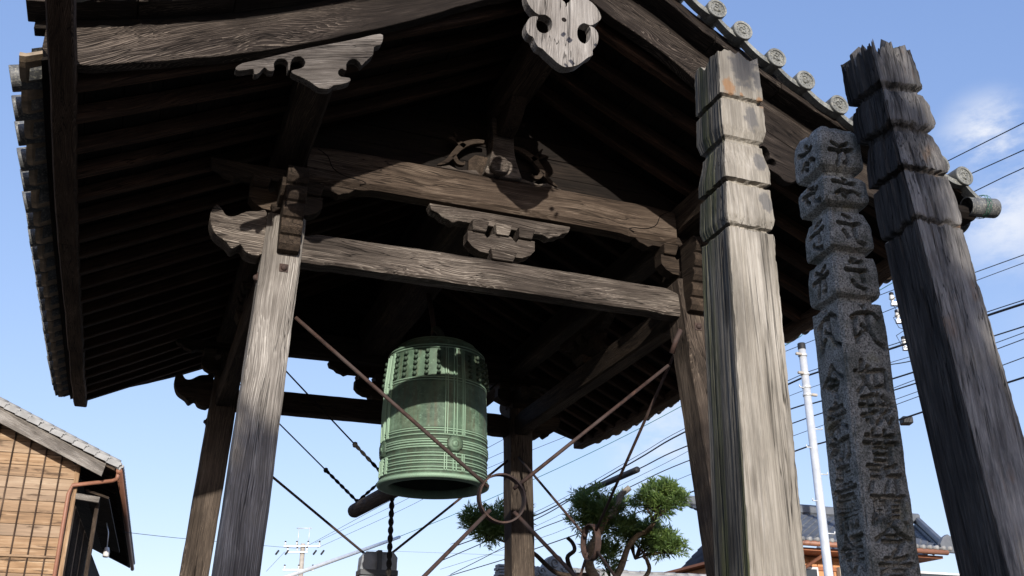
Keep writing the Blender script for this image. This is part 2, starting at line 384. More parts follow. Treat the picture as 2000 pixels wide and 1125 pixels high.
# numpy value noise
_T = rng.random((256, 256))
def vnoise(x, y):
    x = np.asarray(x, float); y = np.asarray(y, float)
    xi = np.floor(x).astype(int); yi = np.floor(y).astype(int); fx = x - xi; fy = y - yi
    fx = fx * fx * (3 - 2 * fx); fy = fy * fy * (3 - 2 * fy)
    g = lambda a, b: _T[a % 256, b % 256]
    return (g(xi, yi) * (1 - fx) + g(xi + 1, yi) * fx) * (1 - fy) + (g(xi, yi + 1) * (1 - fx) + g(xi + 1, yi + 1) * fx) * fy - .5
def fbm(x, y, o=4):
    s = 0; a = 1
    for i in range(o): s = s + a * vnoise(x * 2 ** i + 17 * i, y * 2 ** i + 31 * i); a *= .5
    return s
# ------------------------------------------------------------------ the ground
def ground():
    g = NG('raked_gravel_ground', .95, .1); v = g.coords(rand=0)
    n = g.noise(v, 60, 3, .6); n2 = g.noise(v, .4, 4, .5)
    g.color(g.mix(.4, g.ramp(n, [(.3, (.048, .044, .038)), (.7, (.125, .116, .10))]), g.ramp(n2, [(.3, (.055, .052, .044)), (.7, (.11, .104, .087))])))
    g.bump(n, .5, .02)
    me = mesh('ground', [(-900, -900, 0), (900, -900, 0), (900, 900, 0), (-900, 900, 0)], [(0, 1, 2, 3)])
    return tag(link('ground', me, g.m), kind='structure')
ground()

# ------------------------------------------------------------------ the bell tower (axis frame: X along the gable, Y away from the camera)
T = thing('bell_tower', 'old timber bell tower with four leaning posts and a tiled gable roof', 'bell tower')
ZB = 4.19; PX, PY, PW = 1.5, 1.796, .242; LX, LY = .0437, .0802
def pc(sx, sy, z): return Vector((sx * (PX - LX * (z - ZB)), sy * (PY - LY * (z - ZB)), z))
for sx in (-1, 1):
    for sy in (-1, 1):
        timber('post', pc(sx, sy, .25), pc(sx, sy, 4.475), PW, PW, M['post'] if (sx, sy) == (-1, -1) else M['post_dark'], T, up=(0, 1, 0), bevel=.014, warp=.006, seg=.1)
        b = pc(sx, sy, .25)
        box('base_stone', (b.x, b.y, .13), (.5, .5, .256), M['granite'], T, .03)
        # square iron washers with a domed bolt on the outer faces
        c = pc(sx, sy, 4.10)
        pl = box('bolt_plate', (c.x + sx * -.02, c.y + sy * (PW / 2 + .004), c.z), (.055, .008, .055), M['rust'], T, .002)
        link('bolt', lathe_mesh('bolt', [(0, .020), (.012, .018), (.020, .008), (.021, 0)], 12), M['rust'], pl, Matrix.Translation((0, sy * .004, 0)) @ Matrix.Rotation(R(90) * (1 if sy < 0 else -1), 4, 'X'))
        c = pc(sx, sy, 4.06)
        pl = box('bolt_plate', (c.x + sx * (PW / 2 + .004), c.y, c.z), (.008, .055, .055), M['rust'], T, .002)
        link('bolt', lathe_mesh('bolt', [(0, .020), (.012, .018), (.020, .008), (.021, 0)], 12), M['rust'], pl, Matrix.Translation((sx * .004, 0, 0)) @ Matrix.Rotation(R(90) * (1 if sx > 0 else -1), 4, 'Y'))

NT = .145; NH = .235
def nuki(P, Q, mat):
    m, L = frame(P, Q); k = 60; V = []; Fs = []; path = []; secs = []
    n = 8
    for i in range(k + 1):
        x = L * i / k; e = min(x, L - x)
        lift = .012 * min(1, max(0, (e - .17) / .02)); cam_ = .012 * math.sin(math.pi * i / k)
        hw = NT / 2; lo = -NH / 2 + lift; hi = NH / 2 - .02 + cam_ - (.03 * max(0, 1 - e / .09))
        bz = .014
        for (a, c) in [(-hw + bz, lo), (hw - bz, lo), (hw, lo + bz), (hw, hi - .02), (hw - .02, hi), (-hw + .02, hi), (-hw, hi - .02), (-hw, lo + bz)]:
            q = Vector((x, a, c)); q += Vector(noise.noise_vector(q * 2.1 + Vector((P[0] * 3, P[1] * 5, 1)))) * .006 + Vector(noise.noise_vector(q * 11)) * .0015
            V.append(q)
    for i in range(k):
        for j in range(n):
            l = (j + 1) % n; Fs.append((i * n + j, i * n + l, (i + 1) * n + l, (i + 1) * n + j))
    Fs.append(tuple(range(n))[::-1]); Fs.append(tuple(k * n + j for j in range(n)))
    return link('tie_beam', mesh('tie_beam', V, Fs), mat, T, m)
zc = ZB + NH / 2
xe = PX - PW / 2 - .002; ye = PY - PW / 2 - .002
nuki((-xe, -PY, zc), (xe, -PY, zc), M['front']); nuki((-xe, PY, zc), (xe, PY, zc), M['brown'])
nuki((-PX, -ye, zc), (-PX, ye, zc), M['brown']); nuki((PX, -ye, zc), (PX, ye, zc), M['brown'])

# carved beam noses that pass through the post heads
def nose_outline(s=1):   # s: outward distance, z up, drawn from the tenon outwards; elephant-trunk curl
    return [(0, .0), (.10, -.012), (.14, .035), (.19, .0), (.23, .04), (.30, .085), (.335, .15), (.345, .225), (.32, .285), (.285, .27), (.25, .225), (.20, .225), (.13, .27), (.06, .285), (0, .285)]
for sy in (-1, 1):
    for sx in (-1, 1):
        x0 = sx * (PX + PW / 2 - .005)
        prism('carved_nose', [(x0 + sx * a, ZB + .02 + c) for a, c in nose_outline()], sy * PY - NT / 2, NT, M['front'] if sy < 0 else M['brown'], T, sm=3)
        # nose along Y at the front / back: stepped lion-paw block standing in a slot of the post head
        y0 = sy * (PY + PW / 2 - .03)
        o = [(0, 4.20)]
        for k in range(5):
            z0 = 4.20 + k * .105; d = .10 + .032 * k
            o += [(d - .012, z0 + .005), (d + .012, z0 + .04), (d + .014, z0 + .075), (d - .004, z0 + .1)]
        o += [(.20, 4.75), (0, 4.75)]
        prism_y('stepped_nose', [(y0 + sy * a, c) for a, c in o], sx * (PX - .03), .135, M['brown'], T)

# bracket sets (one-and-a-third-block) between tie beam and upper beam
def bracket_parts(c, along_y, mat, halves=1.0, long=.53):
    rot = R(90) if along_y else 0
    mb = Matrix.Translation(c) @ Matrix.Rotation(rot, 4, 'Z')
    def blk(name, x, z, wt, wb, h, d, yy=0):
        bm = bmesh.new(); r = bmesh.ops.create_cube(bm, size=1)['verts']
        for v in r:
            lo = v.co.z < 0
            v.co = Vector((v.co.x * (wb if lo else wt), v.co.y * (d * (wb / wt) if lo else d), v.co.z * h))
        # upper half straight, lower half tapering
        bmesh.ops.bevel(bm, geom=bm.edges[:], offset=.005, segments=1, affect='EDGES')
        me = bpy.data.meshes.new(name); bm.to_mesh(me); bm.free()
        link(name, me, mat, T, mb @ Matrix.Translation((x, yy, z)))
    def pr(name, outl, z, t):
        pts = [(p[0], p[1] + z) for p in outl]; me = prism_mesh(name, pts, t)
        o = link(name, me, mat, T, mb); bv = o.modifiers.new('worn_edge', 'BEVEL'); bv.width = .005; bv.segments = 2; bv.limit_method = 'ANGLE'; bv.angle_limit = R(40)
    blk('bearing_block', 0, .035, .20, .15, -.0 + .07, .22)
    a = .25 * halves
    arm = [(-.09, .05), (.09, .05), (a * .62, .055), (a * .86, .085), (a, .125), (a, .20), (a * .52, .20), (a * .44, .17), (.11, .165), (.07, .205), (-.07, .205), (-.11, .165), (-a * .44, .17), (-a * .52, .20), (-a, .20), (-a, .125), (-a * .86, .085), (-a * .62, .055)]
    pr('bracket_arm', arm, 0, .10)
    for x in (-.172, 0, .172): blk('small_block', x, .235, .125, .095, .07, .205)
    b = long
    sp = [(-b * .6, .265), (b * .6, .265), (b * .68, .245), (b * .74, .262), (b * .82, .272), (b * .88, .30), (b * .97, .315), (b, .355), (b, .366), (-b, .366), (-b, .355), (-b * .97, .315), (-b * .88, .30), (-b * .82, .272), (-b * .74, .262), (-b * .68, .245)]
    pr('boat_arm', sp, 0, .095)
zt = 4.425
for sy in (-1, 1): bracket_parts(Vector((0, sy * PY, zt - .012)), False, M['front'] if sy < 0 else M['brown'])
for sx in (-1, 1): bracket_parts(Vector((sx * PX, 0, zt - .012)), True, M['brown'])
for sx in (-1, 1):
    for sy in (-1, 1):
        bracket_parts(Vector((sx * PX, sy * PY, 4.478)), False, M['brown'], .95, .50) if True else None
        # arm crossing along Y
        mb = Matrix.Translation((sx * PX, sy * PY, 4.478)) @ Matrix.Rotation(R(90), 4, 'Z')
        a = .27
        me = prism_mesh('bracket_arm', [(-a, .13), (-a * .8, .085), (-.1, .052), (.1, .052), (a * .8, .085), (a, .13), (a, .19), (-a, .19)], .120)
        o = link('bracket_arm', me, M['brown'], T, mb)

# upper carved beams (koryo) front and back: slightly arched, with a chamfer under
def upper_beam(sy, mat):
    y = sy * PY; k = 50; V = []; Fs = []; L = 2 * (PX - .11)
    P = Vector((-L / 2, y, 4.78)); hw = .082
    for i in range(k + 1):
        x = L * i / k; e = min(x, L - x); arch = .016 * math.sin(math.pi * i / k)
        lo = .0 + arch * .4 + .016 * min(1, max(0, (e - .42) / .03)); hi = .285 - .02 * max(0, 1 - e / .2)
        for (a, c) in [(-hw + .03, lo), (hw - .03, lo), (hw, lo + .035), (hw, hi - .03), (hw - .03, hi), (-hw + .03, hi), (-hw, hi - .03), (-hw, lo + .035)]:
            q = Vector((x, a, c)); q += Vector(noise.noise_vector(q * 2.1 + Vector((y * 3, 5, 1)))) * .004
            V.append(q)
    n = 8
    for i in range(k):
        for j in range(n):
            l = (j + 1) % n; Fs.append((i * n + j, i * n + l, (i + 1) * n + l, (i + 1) * n + j))
    Fs.append(tuple(range(n))[::-1]); Fs.append(tuple(k * n + j for j in range(n)))
    o = link('carved_beam', mesh('carved_beam', V, Fs), mat, T, Matrix.Translation(P))
    # incised eyebrow line at each end: a thin dark groove liner
    for s in (-1, 1):
        pts = [(s * (L / 2 - .06), .245), (s * (L / 2 - .13), .20), (s * (L / 2 - .17), .12), (s * (L / 2 - .25), .075), (s * (L / 2 - .36), .062), (s * (L / 2 - .40), .045), (s * (L / 2 - .36), .03)]
        q = spline([Vector((p[0] + L / 2, -sy * -hw - sy * -.0, p[1])) for p in pts], 5, False)
        link('incised_line', tube_mesh('incised_line', [Vector((v.x, sy * (hw + .0015), v.z)) for v in q], .0035, 6), M['dark'], o)
    return o
upper_beam(-1, M['koryo']); upper_beam(1, M['brown'])

# purlins, ridge purlin, hanger beam
zp = 4.855 + .13
for sx in (-1, 1): timber('purlin', (sx * PX, -3.0, zp), (sx * PX, 3.0, zp), .20, .24, M['brown'], T, bevel=.02, warp=.006)
timber('ridge_purlin', (0, -2.98, 5.66), (0, 2.98, 5.66), .20, .24, M['brown'], T, bevel=.02, warp=.006)
timber('bell_beam', (-.07, -1.80, 5.07), (-.07, 1.80, 5.07), .34, .36, M['brown'], T, bevel=.05, warp=.012)

# roof curves
_cu = [(0, 5.92), (.26, 5.755), (.66, 5.545), (.92, 5.375), (1.35, 5.135), (1.87, 4.88), (2.43, 4.67), (2.88, 4.535), (3.3, 4.45)]
_ru = [(0, 5.88), (.66, 5.51), (1.5, 5.075), (2.2, 4.715), (2.78, 4.42), (3.3, 4.18)]
def cubic_table(tab):
    xs = np.array([-tab[1][0]] + [t[0] for t in tab]); zs = np.array([tab[1][1]] + [t[1] for t in tab])
    def f(x):
        x = abs(x); i = int(np.clip(np.searchsorted(xs, x) - 1, 1, len(xs) - 3)) if x < xs[-2] else len(xs) - 2
        if i >= len(xs) - 2: return float(zs[-2] + (zs[-1] - zs[-2]) * (x - xs[-2]) / (xs[-1] - xs[-2]))
        t = (x - xs[i]) / (xs[i + 1] - xs[i]); h = xs[i + 1] - xs[i]
        m0 = (zs[i + 1] - zs[i - 1]) / (xs[i + 1] - xs[i - 1]) * h; m1 = (zs[i + 2] - zs[i]) / (xs[i + 2] - xs[i]) * h
        if i == 1: m0 = (zs[2] - zs[1]) * 1.0
        return float((2 * t ** 3 - 3 * t * t + 1) * zs[i] + (t ** 3 - 2 * t * t + t) * m0 + (-2 * t ** 3 + 3 * t * t) * zs[i + 1] + (t ** 3 - t * t) * m1)
    return f
zbar = cubic_table(_cu); zraf = cubic_table(_ru)
def sori(x, y):
    s = .115 * max(0, (-y - .9) / 2.1) ** 2 + .05 * max(0, (y - 1.5) / 1.6) ** 2
    return s * (min(abs(x), 3.2) / 2.8) ** 2 + (.05 * x / 2.8 if x > 0 else 0)
YF, YB = -3.0, 3.05
# rafters
ny = 21
for sx in (-1, 1):
    for i in range(ny):
        y = YF + .14 + (YB - YF - .28) * i / (ny - 1) + random.uniform(-.012, .012)
        xs = [.03, .5, 1.0, 1.5, 1.95, 2.4, 2.79]
        P = Vector((sx * .03, y, zraf(.03) + .04)); m, L = frame(P, Vector((sx * 2.79, y, zraf(2.79) + sori(2.79 * sx, y) + .04)))
        mi = m.inverted(); pts = [mi @ Vector((sx * x, y + random.uniform(-.006, .006), zraf(x) + sori(sx * x, y) + .04)) for x in xs]
        link('rafter', sweep_mesh('rafter', pts, section(.068, .085, .008), (0, 0, 1)), M['raft'], T, m)
# roof boarding over the rafters (laid parallel with the eaves)
nb = 15
for sx in (-1, 1):
    for k in range(nb):
        xa = .0 + 2.92 * k / nb; xb = 2.92 * (k + 1) / nb - .006
        V = []; Fs = []; n = 16
        for j in range(n + 1):
            y = YF - .02 + (YB - YF + .04) * j / n
            for (x, d) in ((xa, 0), (xb, 0), (xb, .02), (xa, .02)):
                V.append((sx * x, y, zraf(x) + sori(sx * x, y) + .088 + d + (.004 if k % 2 else 0)))
        for j in range(n):
            for a in range(4):
                b = (a + 1) % 4; Fs.append((j * 4 + a, j * 4 + b, j * 4 + 4 + b, j * 4 + 4 + a))
        Fs += [(3, 2, 1, 0), (n * 4, n * 4 + 1, n * 4 + 2, n * 4 + 3)]
        V2 = [(p[1], -p[0], p[2]) for p in V]     # grain along local X = world Y
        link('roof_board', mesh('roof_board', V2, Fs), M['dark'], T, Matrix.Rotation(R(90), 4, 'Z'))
# eave fascia (three lengths a side) and under-tile strip
for sx in (-1, 1):
    for k, (ya, yb_) in enumerate([((YF - .62) if sx < 0 else (YF - .12), -1.12), (-1.115, 1.18), (1.185, YB + .12)]):
        for (name, xx, dz, w_, h_, mat) in (('eave_board', 2.812, .03, .125, .085, M['eave']), ('tile_batten', 2.865, .12, .04, .07, M['dark'])):
            P = Vector((sx * xx, ya, 0)); pts = []
            for j in range(11):
                y = ya + (yb_ - ya) * j / 10; pts.append(Vector((y - ya, 0, zraf(2.79) + sori(sx * 2.79, y) + dz + .012 * noise.noise(Vector((y * 2, sx, 3))))))
            link(name, sweep_mesh(name, pts, section(w_, h_, .01), (0, 0, 1), warp=.008, seed=k + sx), mat, T, Matrix.Translation(P) @ Matrix.Rotation(R(90), 4, 'Z'))

# bargeboards, verge boards at both gables
def strip_xz(name, sx, xa, xb, f_lo, f_hi, y, t, mat, n=24, parent=None, rag=0.):
    xs = [xa + (xb - xa) * i / n for i in range(n + 1)]
    lo = [(sx * x, f_lo(x)) for x in xs]; hi = [(sx * x, f_hi(x)) for x in xs]
    if rag:
        lo = [(p[0], p[1] + rag * noise.noise(Vector((p[0] * 7, y, 0)))) for p in lo]
    a = math.atan2(hi[-1][1] - hi[0][1], hi[-1][0] - hi[0][0])
    return prism(name, lo + hi[::-1], y, t, mat, parent or T, ang=a, bevel=.006)
for gy, yo, s in ((YF, YF - .045, 1), (YB, YB - .045, -1)):
    for sx in (-1, 1):
        cut = lambda x: zbar(x) + .235 + .0 * x
        strip_xz('bargeboard', sx, .012, 2.92, lambda x: zbar(x) + (.0 if x < 2.86 else (x - 2.86) * 1.9), cut, yo, .085, M['barge'], 36, rag=.010)
        # dark fillet and verge boards stepping out above
        strip_xz('verge_fillet', sx, .012, 2.98, lambda x: zbar(x) + .237, lambda x: zbar(x) + .298, yo + .02 * s, .075, M['dark'], 30)
        xs = [0.015, .52, 1.02, 1.5, 2.02, 2.5, 3.02]
        for k in range(6):
            strip_xz('verge_board', sx, xs[k] + .004, xs[k + 1], lambda x: zbar(x) + .300 + .004 * (k % 2), lambda x: zbar(x) + .345, yo - (.125 if s > 0 else .03), .19, M['barge'], 5, rag=.006)

for gy, s in ((YF, 1), (YB, -1)):
    for sx in (-1, 1):
        strip_xz('verge_bed', sx, .012, 3.0, lambda x: zbar(x) + .347, lambda x: zbar(x) + .43, gy - (.14 if s > 0 else .06), .20, M['dark'], 24)
# gable wall of wide boards behind the strut
for s in (-1, 1):
    zz = 5.062
    k = 0
    while zz < 5.80:
        z2 = min(zz + .145, 5.86)
        def half(z):
            lo, hi = 0., 1.7
            for _ in range(30):
                mid = (lo + hi) / 2
                if zraf(mid) + .06 > z: lo = mid
                else: hi = mid
            return lo
        a, b = half(zz), half(z2 - .004)
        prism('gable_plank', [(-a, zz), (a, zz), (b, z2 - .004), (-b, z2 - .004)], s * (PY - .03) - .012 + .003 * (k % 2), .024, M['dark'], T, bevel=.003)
        zz = z2; k += 1
# king strut with a round carved boss, projecting nose, and scroll wings
for s in (-1,):
    yv = s * PY
    prism('king_strut', [(-.125, 5.065), (.115, 5.065), (.12, 5.12), (.085, 5.24), (.075, 5.40), (.085, 5.55), (-.085, 5.55), (-.085, 5.40), (-.095, 5.24), (-.13, 5.12)], yv - .10, .16, M['front'], T, sm=3)
    bo = link('carved_boss', lathe_mesh('carved_boss', [(0, .03), (.02, .032), (.028, .018), (.05, .03), (.07, .028), (.078, .012), (.078, -.05)], 28), M['front'], T, Matrix.Translation((-.045, yv - .11, 5.135)) @ Matrix.Rotation(R(90), 4, 'X'))
    o = [(0, 5.40), (-.10, 5.38), (-.20, 5.42), (-.27, 5.47), (-.33, 5.53), (-.36, 5.60), (-.30, 5.62), (0, 5.62)]
    prism_y('ridge_nose', [(yv - .09 + a, c) for a, c in o], -.0, .12, M['brown'], T, sm=3)
    def ribbon(pts, wds):
        sp = spline([Vector(q) for q in pts], 6, False); n = len(sp); L_, R_ = [], []
        for i, q in enumerate(sp):
            d = (sp[min(i + 1, n - 1)] - sp[max(i - 1, 0)]).normalized(); nn = Vector((-d.y, d.x)); wd = np.interp(i / (n - 1) * (len(wds) - 1), range(len(wds)), wds) / 2
            L_.append(q + nn * wd); R_.append(q - nn * wd)
        return L_ + R_[::-1]
    for pts, wds in (([(660, 258), (600, 258), (540, 282), (500, 322), (462, 360), (415, 378)], [16, 26, 34, 30, 22, 6]),
                     ([(560, 285), (515, 252), (490, 240), (466, 236)], [26, 22, 14, 3]), ([(520, 262), (512, 225), (500, 206)], [18, 12, 3]), ([(500, 330), (522, 366), (552, 374), (556, 362)], [24, 18, 12, 5])):
        P = px_xz([(700 + q.x / 2.679, 180 + q.y / 2.679) for q in ribbon(pts, wds)], yv - .07)
        prism('scroll_wing', P, yv - .07, .035, M['brown'], T, bevel=.004)
        prism('scroll_wing', [(-.06 - q[0], q[1]) for q in P], yv - .07, .035, M['brown'], T, bevel=.004)
    low = [(-.17, 5.066), (-.20, 5.10), (-.26, 5.085), (-.33, 5.075), (-.40, 5.10), (-.46, 5.075), (-.53, 5.066)]
    prism('scroll_foot', low, yv - .06, .04, M['front'], T); prism('scroll_foot', [(-.05 - p[0], p[1]) for p in low], yv - .06, .04, M['front'], T)

# carved gable pendant (gegyo) with two open volutes and a heart hole, bleached pale
def gegyo(y, mirror=False):
    Z = lambda pts: [(900 + a / 3.3083, b / 3.3083) for a, b in pts]
    L = [(655, -120), (430, -120), (418, -60), (425, -10), (440, 30), (470, 68), (505, 95), (545, 96), (580, 118), (592, 155), (580, 192), (545, 213), (508, 205), (490, 175), (492, 135), (500, 110), (478, 104), (445, 115), (426, 150), (424, 190), (440, 225), (468, 240), (480, 270), (500, 300), (530, 318), (556, 345), (590, 372), (618, 402), (655, 425), (690, 434)]
    Rr = [(740, 426), (765, 412), (790, 398), (820, 372), (856, 356), (850, 325), (876, 300), (888, 255), (884, 212), (862, 180), (828, 165), (838, 185), (842, 215), (832, 255), (800, 280), (768, 262), (752, 225), (756, 185), (775, 160), (800, 150), (835, 162), (870, 150), (900, 130), (906, 105), (885, 60), (850, 20), (815, -10), (790, -60), (785, -120), (675, -120)]
    hole = [(675, -20), (660, -12), (655, 4), (668, 12), (676, 28), (674, 40), (680, 48), (688, 38), (690, 20), (704, 14), (708, 2), (698, -8), (682, -16)]
    pts = Z(L + Rr + hole[::1])
    P = px_xz(pts, y)
    rag = []
    for (x, z) in P:
        rag.append((x + .004 * noise.noise(Vector((x * 30, z * 30, 1))), z + .006 * noise.noise(Vector((x * 60, z * 20, 4)))))
    o = prism('gable_pendant', rag, y, .07, M['pale'], T, ang=R(90), bevel=.007, sm=2)
    return o
gegyo(YF - .118)
# small drilled hole below the heart
q = on(1102, 38, 1, YF - .121); link('peg_hole', lathe_mesh('peg_hole', [(0, 0), (.015, .0), (.018, -.004)], 14), M['dark'], T, Matrix.Translation(q) @ Matrix.Rotation(R(90), 4, 'X'))

# carved boards that hide the purlin ends (kudari-gegyo), left one seen whole
Zk = lambda pts: [(400 + a / 2.25, 100 + b / 2.25) for a, b in pts]
kk = [(135, 72), (165, 52), (230, 38), (330, 14), (440, -12), (560, -34), (680, -58), (770, -78), (784, -60), (774, -30), (744, -20), (740, 15), (706, 45), (690, 62), (682, 50), (662, 34), (636, 38), (622, 58), (622, 84), (604, 76), (590, 82), (586, 98), (600, 112), (636, 116), (638, 132), (600, 145), (565, 150), (545, 165), (500, 160), (470, 138), (430, 116), (388, 98), (382, 84), (408, 78), (434, 68), (442, 46), (424, 24), (394, 26), (378, 48), (374, 80), (366, 82), (366, 50), (350, 34), (322, 34), (304, 52), (306, 80), (298, 86), (278, 84), (262, 70), (240, 94), (218, 100), (214, 78), (180, 82), (145, 84)]
P = px_xz(Zk(kk), YF - .115)
prism('purlin_end_board', P, YF - .115, .06, M['pale2'], T, ang=R(15), bevel=.006, sm=2)
prism('purlin_end_board', [(-p[0], p[1]) for p in P], YF - .115, .06, M['barge'], T, ang=R(-15), bevel=.006, sm=2)

# ------------------------------------------------------------------ roof tiles
def disc_mesh():
    """round end tile: barrel, raised rim, bead ring, three-comma swirl; axis along local -Y (face looks to -Y)"""
    prof = [(.0, .0), (.052, .0), (.054, -.007), (.070, -.007), (.072, -.001), (.072, .30), (.066, .30)]
    V = []; Fs = []; n = 32
    for (r, z) in prof:
        for k in range(n): V.append((r * math.cos(2 * math.pi * k / n), z, r * math.sin(2 * math.pi * k / n)))
    for i in range(len(prof) - 1):
        for k in range(n):
            l = (k + 1) % n; Fs.append((i * n + k, i * n + l, (i + 1) * n + l, (i + 1) * n + k))
    def dome(cx, cz, r, h=.006, m=8):
        o = len(V); V.append((cx, -h, cz))
        for k in range(m): V.append((cx + r * .7 * math.cos(2 * math.pi * k / m), -h * .8, cz + r * .7 * math.sin(2 * math.pi * k / m)))
        for k in range(m): V.append((cx + r * math.cos(2 * math.pi * k / m), .0004, cz + r * math.sin(2 * math.pi * k / m)))
        for k in range(m):
            l = (k + 1) % m; Fs.append((o, o + 1 + k, o + 1 + l)); Fs.append((o + 1 + k, o + 1 + m + k, o + 1 + m + l, o + 1 + l))
    for k in range(12): dome(.044 * math.cos(k * math.pi / 6), .044 * math.sin(k * math.pi / 6), .0042, .005, 6)
    for k in range(3):
        a0 = k * 2 * math.pi / 3
        dome(.015 * math.cos(a0), .015 * math.sin(a0), .0105, .008, 10)
        pts = []
        for s in range(9):
            a = a0 + .3 + s * .26; r = .016 + .016 * s / 8; wd = .0075 * (1 - s / 9)
            pts.append((r, a, wd))
        o = len(V)
        for (r, a, wd) in pts:
            for (rr, hh) in ((r - wd, .0004), (r, -.007), (r + wd, .0004)): V.append((rr * math.cos(a), hh, rr * math.sin(a)))
        for s in range(8):
            for j in range(2): Fs.append((o + s * 3 + j, o + s * 3 + j + 1, o + s * 3 + 3 + j + 1, o + s * 3 + 3 + j))
    bm = bmesh.new(); me0 = mesh('tmp', V, Fs); bm.from_mesh(me0); bmesh.ops.remove_doubles(bm, verts=bm.verts[:], dist=1e-6); bmesh.ops.recalc_face_normals(bm, faces=bm.faces[:])
    me = bpy.data.meshes.new('round_end_tile'); bm.to_mesh(me); bm.free()
    return me
DISC = disc_mesh(); DISC.materials.append(M['tiledisc'])
DISC2 = DISC.copy(); DISC2.materials.clear(); DISC2.materials.append(M['tile'])
def swag_mesh(p0, p1, sag, y0, y1, t=.02):
    """hanging curved plate between two discs, front lip thick and patterned"""
    V = []; Fs = []; n = 10
    for i in range(n + 1):
        s = i / n; x = p0[0] + (p1[0] - p0[0]) * s; z = p0[1] + (p1[1] - p0[1]) * s - sag * 4 * s * (1 - s)
        for (dz, y) in ((-t, y0), (.018, y0), (.018, y0 + .02), (0, y0 + .022), (0, y1), (-t, y1)): V.append((x, y, z + dz))
    m = 6
    for i in range(n):
        for a in range(m):
            b = (a + 1) % m; Fs.append((i * m + a, i * m + b, i * m + m + b, i * m + m + a))
    Fs.append(tuple(range(m))[::-1]); Fs.append(tuple(n * m + a for a in range(m)))
    return mesh('swag_tile', V, Fs)
# verge: discs down both slopes of the front gable, facing the camera side; the same at the back
zdisc = lambda x: zbar(x) + float(np.interp(x, [0, 1.0, 1.45, 1.9, 2.9], [.53, .505, .455, .415, .395]))
dx = [.10, .33, .56, .78, 1.01, 1.195, 1.44, 1.652, 1.90, 2.09, 2.30, 2.50, 2.69, 2.88]
for sy, yv in ((1, YF - .235), (-1, YB + .235)):
    for sx in (-1, 1):
        for k, x in enumerate(dx):
            m = Matrix.Translation((sx * x, yv, zdisc(x))) @ Matrix.Rotation(0 if sy > 0 else math.pi, 4, 'Z') @ Matrix.Rotation(random.uniform(0, 6), 4, 'Y')
            link('round_end_tile', DISC, None, T, m)
            if k:
                me = swag_mesh((sx * dx[k - 1], zdisc(dx[k - 1]) - .045), (sx * x, zdisc(x) - .045), .03, yv + (.012 if sy > 0 else -.07), yv + (.07 if sy > 0 else -.012))
                link('swag_tile', me, M['tiledisc'], T)
# eave tiles: cover tiles pointing outwards along X, flat pan tiles with muddy undersides between
ne = 24
ey = [YF + .05 + (YB - YF + .06) * i / (ne - 1) for i in range(ne)]
def pan_mesh(w):
    V = []; Fs = []; n = 8
    for i in range(n + 1):
        s = i / n - .5
        for (x, dz) in ((0, 0), (0, -.022), (.03, -.02), (.34, .13), (.34, .15), (.03, .0)):
            V.append((x, s * w, dz - .035 * (1 - 4 * s * s)))
    m = 6
    for i in range(n):
        for a in range(m):
            b = (a + 1) % m; Fs.append((i * m + a, i * m + m + a, i * m + m + b, i * m + b))
    Fs.append(tuple(range(m))); Fs.append(tuple(n * m + a for a in range(m))[::-1])
    return mesh('pan_tile', V, Fs)
PAN = pan_mesh(.262); PAN.materials.append(M['tileunder'])
for sx in (-1, 1):
    for i, y in enumerate(ey):
        z = zraf(2.79) + sori(sx * 2.79, y) + .145
        m = Matrix.Translation((sx * 3.085, y, z + .012 * random.uniform(-1, 1))) @ Matrix.Rotation(R(90) * sx, 4, 'Z') @ Matrix.Rotation(R(20 + random.uniform(-3, 3)), 4, 'X') @ Matrix.Rotation(random.uniform(0, 6), 4, 'Y')
        if i or sx > 0: link('eave_end_tile', DISC2, None, T, m)
        if i < ne - 1:
            y2 = (y + ey[i + 1]) / 2
            link('pan_tile', PAN, None, T, Matrix.Translation((sx * 3.03, y2, z - .028 + .008 * random.uniform(-1, 1))) @ Matrix.Rotation(0 if sx < 0 else math.pi, 4, 'Z') @ Matrix.Rotation(R(random.uniform(-2, 2)), 4, 'X'))
# corner spout tiles at the verge foot
for sx in (-1, 1):
    z = zdisc(2.88) - .19
    if sx < 0: continue        # its twin at the left front corner is above and outside the frame
    link('corner_tile', DISC2, None, T, Matrix.Translation((sx * 3.13, YF - .20, z)) @ Matrix.Rotation(R(84) * sx, 4, 'Z') @ Matrix.Rotation(R(-4), 4, 'X') @ Matrix.Diagonal((.95, .75, .95, 1)))
    box('corner_bed', (sx * 2.90, YF - .11, z - .05), (.20, .16, .10), M['dark'], T, .03)
    q = (sx * 2.88, zdisc(2.88) - .045)
    link('swag_tile', swag_mesh(q, (sx * 3.06, z + .0), .02, YF - .225, YF - .15), M['tiledisc'], T)
# upper field of tiles (not seen from here): one corrugated sheet and the ridge
V = []; Fs = []; nx_, nyy = 12, 24 * 6
for sx in (-1, 1):
    o = len(V)
    for i in range(nx_ + 1):
        x = 2.98 * i / nx_
        for j in range(nyy + 1):
            y = ey[0] + (ey[-1] - ey[0]) * j / nyy; ph = (j / 6) % 1
            V.append((sx * x, y, zraf(x) + sori(sx * x, y) + .175 + .05 * math.cos(2 * math.pi * ph) + .012 * (i % 2)))
    for i in range(nx_):
        for j in range(nyy):
            a = o + i * (nyy + 1) + j; Fs.append((a, a + 1, a + nyy + 2, a + nyy + 1))
tag(link('roof_tiles', mesh('roof_tiles', V, Fs), M['tile'], T), kind='stuff')
timber('ridge_course', (0, YF - .1, 6.42), (0, YB + .1, 6.42), .26, .5, M['tile'], T, bevel=.05)

